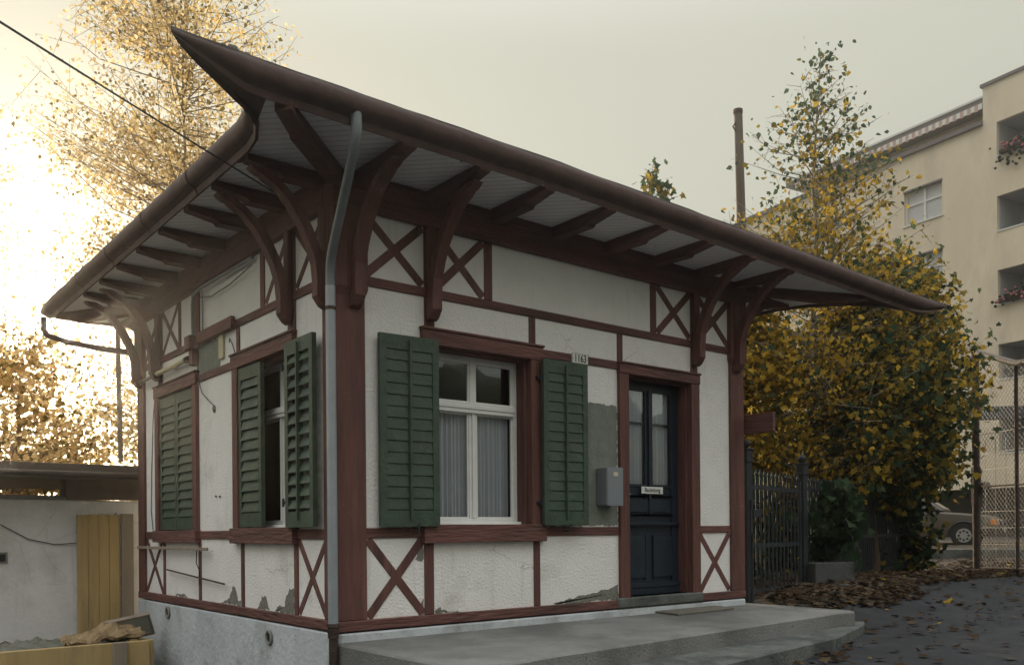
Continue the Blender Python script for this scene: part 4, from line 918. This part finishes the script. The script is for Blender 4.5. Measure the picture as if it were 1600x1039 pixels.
# main wall with window openings
wins = [(2.24, 3.95, 13.25, 14.62), (2.24, 3.95, 10.45, 11.85), (2.24, 3.95, 7.6, 9.0), (2.24, 3.95, 4.8, 6.2), (7.2, 8.9, 13.25, 14.62), (7.2, 8.9, 10.45, 11.85), (7.2, 8.9, 7.6, 9.0), (7.2, 8.9, 4.8, 6.2)]
mb = MB(); cols = [(.53, 2.24), (2.24, 3.95), (3.95, 7.2), (7.2, 8.9), (8.9, 13.0)]
for a, b in cols:
    hs = sorted((w_[2], w_[3]) for w_ in wins if w_[0] == a)
    z = 2.15
    for h in hs: abox(mb, a, b, -.25, 0, z, h[0]); z = h[1]
    abox(mb, a, b, -.25, 0, z, 16.13)
abox(mb, 13.0, 24, -.25, .0, 2.15, 16.13)
build('main_wall', mb, APT, t)
mb = MB(); abox(mb, -9, 24, -12, -1.7, 2.2, 16.1); build('block_core', mb, APT, t)
mb = MB(); abox(mb, -6, 24, -5, -.8, -.4, 2.2); build('garage_shade_wall', mb, mat('garage_shade', (.018, .016, .014), .8, .1, 1), t)  # near-black block, its colour stands for the shade inside the garage opening
mb = MB()
for s_ in (-6, -1.9, 3.2, 8, 13): abox(mb, s_, s_+.35, -.8, -.2, -.4, 2.15)
build('pillar', mb, APTG, t)
for w_ in wins:
    mb = MB(); a, b, z0, z1 = w_; abox(mb, a, b, -.24, -.20, z0, z1, 0); md_ = (a+b)/2
    for q in ((a, a+.07), (b-.07, b), (md_-.05, md_+.05)): abox(mb, q[0], q[1], -.20, -.14, z0, z1, 1)
    abox(mb, a+.07, md_-.05, -.20, -.15, z0+.80, z0+.88, 1); abox(mb, md_+.05, b-.07, -.20, -.15, z0+.80, z0+.88, 1)
    wo = build('window', mb, [mat('pale_blind', (.50, .50, .50), .3, .05, 2, spec=.6), SIGNW], t)
    mb = MB(); abox(mb, a-.05, b+.05, -.03, .05, z0-.06, z0+.0); build('sill', mb, SIGNW, wo)
    mb = MB(); abox(mb, a-.02, b+.02, -.1, .02, z1, z1+.08); build('blind_box', mb, APTR, wo)
mb = MB(); abox(mb, .53, 13.0, -.25, .16, 16.13, 16.30); build('cornice', mb, APTR, t)
mb = MB(); abox(mb, .53, 9.9, -5, -.9, 16.2, 16.95); build('attic_wall', mb, APT, t)
mb = MB(); abox(mb, .53, 10.3, -6, -.05, 17.02, 17.22); build('roof_slab', mb, APTR, t)
mb = MB(); abox(mb, .53, 10.3, -.045, .0, 17.22, 17.30); build('roof_rail', mb, SIGNW, t)
mb = MB(); k = 0; s = .56
while s < 9.6:
    abox(mb, s, s+.15, -.02, .0, 16.80-.04*(k % 2), 17.02, k % 2); s += .15; k += 1
build('awning', mb, [SIGNW, AWN1], t)
for (s, z) in ((-1.0, 14.75), (-.9, 9.15)):
    random.seed(int(z)); lb_ = 'red flowers trailing from the topmost balcony of the apartment block' if z > 12 else 'pink flowers on the third balcony down of the apartment block'
    t2 = thing('flower_box', lb_, 'flowers', tuple(AP(s, z, .08)))
    mb = MB(); abox(mb, s-.8, s+.8, .04, .20, z-.02, z+.13); build('trough', mb, BARK, t2)
    mf, ml = MB(), MB()
    for q in range(110):
        (mf if q % 3 == 0 else ml).sphere(tuple(AP(s+random.gauss(0, .40), z+.12+random.gauss(.04, .10)-(.75*random.random() if z > 12 and q % 3 == 1 else 0), .12+random.random()*.15)), random.uniform(.035, .075), 6)
    tag(build('blossoms', mf, FLOWER, t2), kind='stuff'); tag(build('foliage', ml, LD, t2), kind='stuff')

# ------------------------------------------------------------------ parked car
def make_car():
    t = thing('parked_car', 'dull bronze parked car with a pale hub cap seen through the mesh fence', 'car', (0, 0, 0))
    # sections along length x (front +x): z heights
    side = [(-2.0, .35), (-2.0, .80), (-1.85, .86), (-1.35, .92), (-.95, .93), (.62, .88), (1.3, .83), (1.85, .76), (1.98, .70), (2.0, .35)]
    hw = .80; mb = MB()
    def ring(x, zl, zh, w_): return [(x, -w_, zl), (x, -w_-.02, (zl+zh)/2), (x, -w_+.03, zh-.03), (x, -w_+.10, zh), (x, w_-.10, zh), (x, w_-.03, zh-.03), (x, w_+.02, (zl+zh)/2), (x, w_, zl)]
    secs = [(-2.02, .40, .78, .72), (-1.95, .30, .86, .78), (-1.4, .25, .93, .81), (-.9, .25, .94, .82), (0, .25, .92, .83), (.6, .25, .90, .82), (1.2, .25, .85, .81), (1.75, .28, .79, .78), (1.95, .32, .73, .74), (2.0, .40, .66, .70)]
    n = 8
    for s in secs: mb.v += ring(*s)
    for i in range(len(secs)-1):
        for k in range(n): mb.f.append((i*n+k, i*n+(k+1) % n, (i+1)*n+(k+1) % n, (i+1)*n+k)); mb.m.append(0)
    mb.f += [tuple(range(n)), tuple((len(secs)-1)*n+k for k in range(n))]; mb.m += [0, 0]
    body = build('body', mb, CARP, t, bevel=.02, smooth=True)
    mb = MB(); lo = [(-1.5, .92), (-1.05, 1.33), (-.1, 1.37), (.25, 1.34), (.85, .90)]
    A = [(x, -.74 if z < 1 else -.60, z) for x, z in lo]; B = [(x, .74 if z < 1 else .60, z) for x, z in lo]
    mb.add(A+B, [(0, 1, 2, 3, 4), (5, 6, 7, 8, 9)]+[(i, i+1, i+6, i+5) for i in range(4)]+[(0, 4, 9, 5)])
    build('cabin', mb, CARP, t, bevel=.03)
    def quad(pts, m_, nm, off): 
        mb = MB(); vs = [Vector(p) for p in pts]; nr = (vs[1]-vs[0]).cross(vs[2]-vs[0]).normalized()*off; k = len(vs); mb.add([v+nr for v in vs]+[v-nr for v in vs], [tuple(range(k)), tuple(range(k, 2*k))]+[(i, (i+1) % k, k+(i+1) % k, k+i) for i in range(k)]); return build(nm, mb, m_, t)
    for sg in (-1, 1):
        quad([(.20, sg*.628, 1.27), (-.30, sg*.622, 1.29), (-.30, sg*.742, .95), (.68, sg*.742, .94)], GLASSB, 'side_window', .012)
        quad([(-.36, sg*.622, 1.29), (-.98, sg*.632, 1.26), (-1.32, sg*.742, .97), (-.36, sg*.742, .95)], GLASSB, 'side_window', .012)
    quad([(.30, -.54, 1.29), (.30, .54, 1.29), (.80, .66, .95), (.80, -.66, .95)], GLASSB, 'windscreen', .012)
    quad([(-1.12, -.54, 1.26), (-1.12, .54, 1.26), (-1.46, .66, .97), (-1.46, -.66, .97)], GLASSB, 'rear_window', .012)
    for x in (-1.22, 1.28):
        for sg in (-1, 1):
            mb = MB(); mb.tube([(x, sg*.66, .29), (x, sg*.84, .29)], .295, 24); mb.tube([(x, sg*.8405, .29), (x, sg*.846, .29)], .25, 24)
            wh = build('wheel', mb, RUBB, t, bevel=.02)
            mb = MB(); mb.tube([(x, sg*.80, .29), (x, sg*.858, .29)], .175, 20); 
            for k in range(8):
                a = k*math.pi/4; mb.tube([(x+.11*math.cos(a), sg*.857, .29+.11*math.sin(a)), (x+.11*math.cos(a), sg*.862, .29+.11*math.sin(a))], .028, 8, 1)
            build('hub_cap', mb, [CHRO, CARD], wh)
            mb = MB(); ring_ = [(x+.34*math.cos(a), sg*.835, .29+.34*math.sin(a)) for a in np.linspace(-.1, math.pi+.1, 18)]; mb.tube(ring_, .03, 6); build('wheel_arch', mb, CARD, t)
    mb = MB(); mb.box(1.96, 2.10, -.78, .78, .34, .52); mb.box(1.5, 1.97, -.85, -.79, .35, .50); mb.box(1.5, 1.97, .79, .85, .35, .50); build('bumper', mb, CARD, t, bevel=.02)
    mb = MB(); mb.box(-2.12, -1.98, -.78, .78, .36, .54); build('bumper', mb, CARD, t, bevel=.02)
    mb = MB(); mb.box(1.985, 2.02, -.42, .42, .54, .67); build('grille', mb, CARD, t)
    for sg in (-1, 1):
        mb = MB(); mb.box(1.97, 2.03, sg*.57-.13, sg*.57+.13, .535, .68); build('headlight', mb, LENS, t, bevel=.01)
        mb = MB(); mb.box(1.86, 2.02, sg*.745-.045, sg*.745+.045, .54, .68); build('indicator', mb, AMB, t, bevel=.01)
    mb = MB(); mb.box(2.101, 2.108, -.22, .22, .39, .48); build('number_plate', mb, SIGNW, t)
    mb = MB()
    for sg in (-1, 1): mb.box(.52, .62, sg*.80-.0, sg*.80+sg*.12, .94, 1.03) if sg > 0 else mb.box(.52, .62, -.92, -.80, .94, 1.03)
    build('wing_mirror', mb, CARD, t, bevel=.01)
    return t
car = make_car()
th_ = R(33); hd = (RT*math.cos(th_)-FW*math.sin(th_))
ang = math.atan2(hd.y, hd.x)
# front near wheel sits at (19.55, 4.68)
off = Matrix.Rotation(ang, 3, 'Z') @ Vector((1.28, -.84, 0))
car.location = (19.55-off.x, 4.68-off.y, .17); car.rotation_euler = (0, 0, ang)

# ------------------------------------------------------------------ trees
def leaf_polys(kind):
    if kind == 'birch': return [(0, 0), (.42, .35), (.25, .75), (0, 1.1), (-.25, .75), (-.42, .35)]
    if kind == 'maple': return [(0, 0), (.18, .12), (.55, .05), (.42, .32), (.62, .62), (.30, .60), (.0, 1.08), (-.30, .60), (-.62, .62), (-.42, .32), (-.55, .05), (-.18, .12)]
    return [(0, 0), (.35, .5), (0, 1), (-.35, .5)]
def leaves(name, centers, size, kind, mats, mix, parent, droop=.5, rg=None):
    rg = rg or rng; N = len(centers); pl = np.array(leaf_polys(kind)); k = len(pl)
    sz = size*np.clip(rg.normal(1, .32, N), .4, 1.7)
    # random frames
    d = rg.normal(size=(N, 3)); d[:, 2] -= droop*1.6; d /= np.linalg.norm(d, axis=1)[:, None]
    q = rg.normal(size=(N, 3)); x = np.cross(d, q); x /= np.linalg.norm(x, axis=1)[:, None]; nn = np.cross(x, d)
    V = centers[:, None, :]+sz[:, None, None]*(pl[None, :, 0, None]*x[:, None, :]+pl[None, :, 1, None]*d[:, None, :])
    V += nn[:, None, :]*(sz[:, None, None]*(np.abs(pl[None, :, 0, None])*.35))
    V = V.reshape(-1, 3); me = bpy.data.meshes.new(name)
    me.vertices.add(N*k); me.vertices.foreach_set('co', V.ravel()); me.loops.add(N*k); me.loops.foreach_set('vertex_index', np.arange(N*k, dtype=np.int32))
    me.polygons.add(N); me.polygons.foreach_set('loop_start', np.arange(0, N*k, k, dtype=np.int32)); me.polygons.foreach_set('loop_total', np.full(N, k, dtype=np.int32))
    for m in mats: me.materials.append(m)
    mi = mix(centers, rg) if callable(mix) else rg.choice(len(mats), N, p=mix)
    me.polygons.foreach_set('material_index', mi.astype(np.int32)); me.update(); me.validate()
    o = bpy.data.objects.new(name, me); COL.objects.link(o)
    if parent: o.parent = parent; o.matrix_parent_inverse = Matrix.Translation(-parent_loc(parent))
    return o
def tree(name, label, base, top, r0, env, ntw, per, size, kind, mats, mix, bark, seed, spread=.10, thin=0, tw=1.0, gap=-.05, lean=None, group=None, zmin=.3, clump=1.0, droop=.5, upw=.35, sub=3):
    """env(t, az) -> crown radius at height fraction t; twigs leave the trunk and carry leaves along their outer part"""
    rg = np.random.default_rng(seed); base = Vector(base); top = Vector(top); t = thing(name, label, 'tree', tuple(base), group)
    tr = MB(); K = 12; wob = [Vector((rg.normal()*.03, rg.normal()*.03, 0))*(.3+i/K) for i in range(K+1)]
    tp = [base.lerp(top, i/K)+wob[i]*(i > 0) for i in range(K+1)]; tr.tube([tuple(p) for p in tp], [r0*(1-.93*(i/K)**.9) for i in range(K+1)], 9)
    cen = []; rmax = max(env(i/40, 0) for i in range(8, 41)); ntw = int(ntw*1.6)
    def trunk_at(f):
        f = min(.999, max(0, f))*K; i = int(f); return tp[i].lerp(tp[i+1], f-i)
    for _ in range(ntw):
        f = zmin+(1-zmin)*rg.random()**.85; az = rg.random()*2*math.pi; rad = env(f, az)
        if rg.random() > (rad/rmax)**.8: continue
        if math.sin(az*3+f*19+seed)*math.cos(az*2-f*13+seed*2) < gap-.5*rg.random(): continue
        rad *= .45+.6*rg.random()**.6
        if rad < .03: continue
        f0 = max(.05, f-upw*rad/(top-base).length-.02*rg.random()); a = trunk_at(f0)
        e = trunk_at(f)+Vector((math.cos(az)*rad, math.sin(az)*rad, rg.normal()*.08)); L = (e-a).length
        m_ = a.lerp(e, .5)+Vector((rg.normal()*.06*L, rg.normal()*.06*L, -.04*L+rg.normal()*.05*L)); rr = (.0045*L+.0025)*tw; pk = per*(1-thin*min(1, max(0, (f-.52)/.4)))
        tr.tube([tuple(a), tuple(m_), tuple(e)], [rr*1.3, rr*.8, .002], 4, cap=False)
        for s in range(sub):
            tt = .35+.6*rg.random(); p = a.lerp(m_, tt*2) if tt < .5 else m_.lerp(e, tt*2-1)
            q = p+Vector((rg.normal(), rg.normal(), rg.normal()*.7)).normalized()*L*.28*(.5+rg.random()); tr.tube([tuple(p), tuple(q)], [.004, .002], 3, cap=False)
            n1 = max(1, int(pk*.22*rg.uniform(.4, 1.5))); u = rg.random(n1)**.7
            cen.append(np.array(p)[None]+(np.array(q)-np.array(p))[None]*u[:, None]+rg.normal(size=(n1, 3))*spread*.7)
        n1 = max(1, int(pk*rg.uniform(.2, 1.8)*clump)); u = .35+.65*rg.random(n1); P = np.where((u < .5)[:, None], np.array(a)+(np.array(m_)-np.array(a))*(u*2)[:, None], np.array(m_)+(np.array(e)-np.array(m_))*((u-.5)*2)[:, None])
        cen.append(P+rg.normal(size=(n1, 3))*spread*(0.5+u)[:, None])
    build('trunk', tr, bark, t, smooth=True)
    C = np.concatenate(cen); leaves('crown', C, size, kind, mats, mix, t, droop, rg); return t

GT = 'trees with autumn leaves around the hut'
# tall birch left, against the sun
def env_l(f, az): return 2.05*np.interp(f, [.28, .4, .6, .8, .95, 1], [.7, 1.05, 1.05, .9, .55, .1])
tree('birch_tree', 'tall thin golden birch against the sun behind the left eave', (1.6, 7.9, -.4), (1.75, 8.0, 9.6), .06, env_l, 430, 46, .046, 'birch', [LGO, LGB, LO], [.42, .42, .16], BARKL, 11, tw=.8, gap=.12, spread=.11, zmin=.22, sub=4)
# low golden thicket and hazy trees at the far left
def env_b(f, az): return 1.9*np.interp(f, [.1, .4, .7, 1], [1, 1.1, .9, .2])
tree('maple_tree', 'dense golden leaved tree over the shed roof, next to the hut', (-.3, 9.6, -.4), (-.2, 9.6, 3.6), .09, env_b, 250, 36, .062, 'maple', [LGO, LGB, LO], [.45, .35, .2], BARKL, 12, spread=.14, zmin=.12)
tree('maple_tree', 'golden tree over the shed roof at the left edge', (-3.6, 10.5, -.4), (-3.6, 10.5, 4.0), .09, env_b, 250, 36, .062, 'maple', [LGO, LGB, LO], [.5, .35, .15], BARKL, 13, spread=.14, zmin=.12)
def env_c(f, az): return 1.5*np.interp(f, [.2, .5, .8, 1], [.8, 1, .8, .1])
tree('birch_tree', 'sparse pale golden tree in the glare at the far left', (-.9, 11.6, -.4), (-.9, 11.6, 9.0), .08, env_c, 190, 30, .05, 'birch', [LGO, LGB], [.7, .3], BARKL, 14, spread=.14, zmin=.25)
# treetop behind the roof
tree('maple_tree', 'leafy green treetop peeping above the middle of the roof', (7.92, 4.3, 0), (7.92, 4.3, 6.55), .04, lambda f, az: .55*np.interp(f, [.4, .8, .93, 1], [1, .8, .55, .3]), 60, 11, .095, 'maple', [LG, LO, LY], [.6, .25, .15], BARK, 15, spread=.08, zmin=.4)
# right: birch with sparse top
def env_r(f, az): return np.interp(f, [.12, .35, .55, .66, .75, .85, .93, 1], [1.0, 1.4, 1.5, 1.40, 1.15, .82, .50, .14])
def mix_r(c, rg):
    h = (c[:, 2]-.5)/6.5+rg.normal(size=len(c))*.12; r = rg.random(len(c)); o = np.where(r < .58, 0, np.where(r < .80, 1, 2)); o = np.where((h > .80) & (r < .62), 2, o); return o
tree('birch_tree', 'slender birch with yellow and green leaves before the apartment block', (8.25, 1.75, -.1), (8.05, 1.40, 7.15), .075, env_r, 540, 26, .060, 'birch', [LY, LO, LG], mix_r, BIRCH, 16, spread=.09, thin=.7, gap=.15, zmin=.18, sub=3)
# right: bushy maple masses
def env_m(f, az): return np.interp(f, [.1, .3, .55, .8, 1], [.75, 1.05, 1.42, 1.15, .3])
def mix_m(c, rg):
    r = rg.random(len(c)); r = r+(c[:, 2]-2.6)*-.05; r = np.where(c[:, 2] < 1.7+.5*rg.normal(size=len(c)), r*.55+.45, r); return np.where(r < .30, 0, np.where(r < .60, 1, np.where(r < .85, 2, 3)))  # low leaves drawn from darker tones, shade under the crown put into colour
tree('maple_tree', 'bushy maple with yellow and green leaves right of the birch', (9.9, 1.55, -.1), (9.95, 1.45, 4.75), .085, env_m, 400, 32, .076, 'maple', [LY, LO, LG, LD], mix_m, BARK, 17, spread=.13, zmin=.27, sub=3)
tree('maple_tree', 'darker maple with a brown trunk rising behind the iron fence', (8.9, 1.15, -.1), (8.9, 1.30, 3.9), .085, lambda f, az: 1.15*np.interp(f, [.1, .5, .8, 1], [.9, 1, .85, .2]), 240, 32, .078, 'maple', [LO, LG, LD, LY], [.34, .24, .24, .18], BARK, 18, spread=.13, zmin=.36, sub=3)
tree('maple_tree', 'yellowing young tree close behind the gate', (7.2, 2.1, -.1), (7.15, 2.0, 3.9), .05, lambda f, az: .95*np.interp(f, [.1, .5, .8, 1], [.9, 1, .8, .2]), 150, 26, .070, 'maple', [LY, LO, LG], [.5, .35, .15], BARK, 19, spread=.12, zmin=.40, sub=3)
# dark leaved shrub at the gate post
tree('maple_shrub', 'low shrub of big dark green leaves beside the gate post', (6.75, .55, -.1), (6.8, .45, 1.15), .02, lambda f, az: .42*np.interp(f, [.1, .5, 1], [.6, 1, .6]), 36, 9, .13, 'maple', [LD, LG], [.75, .25], BARK, 20, spread=.09, zmin=.42, sub=2)['category'] = 'shrub'
tree('maple_shrub', 'dark undergrowth at the foot of the maple trees', (10.5, 1.75, -.1), (10.5, 1.75, 1.3), .02, lambda f, az: .8*np.interp(f, [.0, .5, 1], [.9, 1, .5]), 90, 12, .10, 'maple', [LD, LO, LB], [.6, .25, .15], BARK, 21, spread=.12, zmin=.05, sub=2)['category'] = 'shrub'

tree('maple_shrub', 'dark undergrowth close behind the iron gate', (5.9, 1.5, -.1), (5.9, 1.5, 1.35), .02, lambda f, az: 1.0*np.interp(f, [.0, .5, 1], [.9, 1, .6]), 110, 16, .08, 'maple', [LD, LO, LB], [.55, .27, .18], BARK, 22, spread=.12, zmin=.05, sub=2)['category'] = 'shrub'
tree('maple_shrub', 'dark evergreen thicket behind the iron fence under the trees', (8.6, 3.3, -.1), (8.6, 3.3, 1.9), .03, lambda f, az: 1.9*np.interp(f, [.0, .5, 1], [1, 1, .5]), 200, 30, .09, 'maple', [LD, LB, LO], [.7, .2, .1], BARK, 23, spread=.14, zmin=.05, sub=3)['category'] = 'shrub'
# fallen leaves
rg = np.random.default_rng(5); pts = []
def add(n, fx, fy):
    for _ in range(n):
        x, y = fx(), fy(); pts.append((x, y))
for _ in range(3300):
    x = rg.uniform(4.7, 14); y = edge_y(x)+rg.exponential(.6)-.12; pts.append((x, y))
for _ in range(420):
    x = rg.uniform(3.0, 14); y = edge_y(max(x, 4.6))-abs(rg.normal())*1.1; pts.append((x, y))
for _ in range(70): x = rg.uniform(1.4, 4.6); pts.append((x, interp(x, [1.4, 1.73, 3.6, 4.6], [-1.85, -1.80, -1.50, -1.16])-abs(rg.normal())*.07-.01))
for _ in range(160): pts.append((rg.uniform(1.2, 9), rg.uniform(-4.5, -1.4)))
C = []
for x, y in pts:
    z = gz(x, y)+.014
    if -.1 < x < 4.52 and -1.46 < y < 0: continue
    if x > 4.55 and y > edge_y(x): z += .035
    C.append((x, y, z))
C = np.array(C); N = len(C); pl = np.array(leaf_polys('maple')); k = len(pl); a = rg.uniform(0, 2*np.pi, N); sz = .066*rg.uniform(.45, 1.3, N)
dx = np.stack([np.cos(a), np.sin(a), rg.normal(size=N)*.22], 1); dy = np.stack([-np.sin(a), np.cos(a), rg.normal(size=N)*.22], 1)
V = C[:, None]+sz[:, None, None]*(pl[None, :, 0, None]*dx[:, None]+(pl[None, :, 1, None]-.5)*dy[:, None]); V[:, :, 2] += sz[:, None]*.35*np.abs(pl[None, :, 0])*rg.uniform(0, 1, N)[:, None]; V[:, :, 2] += .006
me = bpy.data.meshes.new('fallen_leaves'); me.vertices.add(N*k); me.vertices.foreach_set('co', V.ravel()); me.loops.add(N*k); me.loops.foreach_set('vertex_index', np.arange(N*k, dtype=np.int32))
me.polygons.add(N); me.polygons.foreach_set('loop_start', np.arange(0, N*k, k, dtype=np.int32)); me.polygons.foreach_set('loop_total', np.full(N, k, dtype=np.int32))
for m in (LB, LBP, LY): me.materials.append(m)
me.polygons.foreach_set('material_index', rg.choice(3, N, p=[.80, .19, .01]).astype(np.int32)); me.update(); me.validate()
o = bpy.data.objects.new('fallen_leaves', me); COL.objects.link(o); tag(o, 'brown fallen leaves scattered over the earth and asphalt', 'leaves', kind='stuff')

# ------------------------------------------------------------------ evening haze: one closed box of even air
hm = bpy.data.materials.new('haze_air'); hm.use_nodes = True; n = hm.node_tree.nodes; n.clear()
ho = n.new('ShaderNodeOutputMaterial'); hv = n.new('ShaderNodeVolumePrincipled'); hv.inputs['Color'].default_value = (1, .96, .88, 1)
hv.inputs['Density'].default_value = .0040; hv.inputs['Anisotropy'].default_value = .9
hm.node_tree.links.new(hv.outputs[0], ho.inputs['Volume'])
build('haze', MB().box(-133, 134, -135, 136, -1.9, 18.6), hm, kind='stuff', label='thin golden evening haze filling the air', cat='haze')
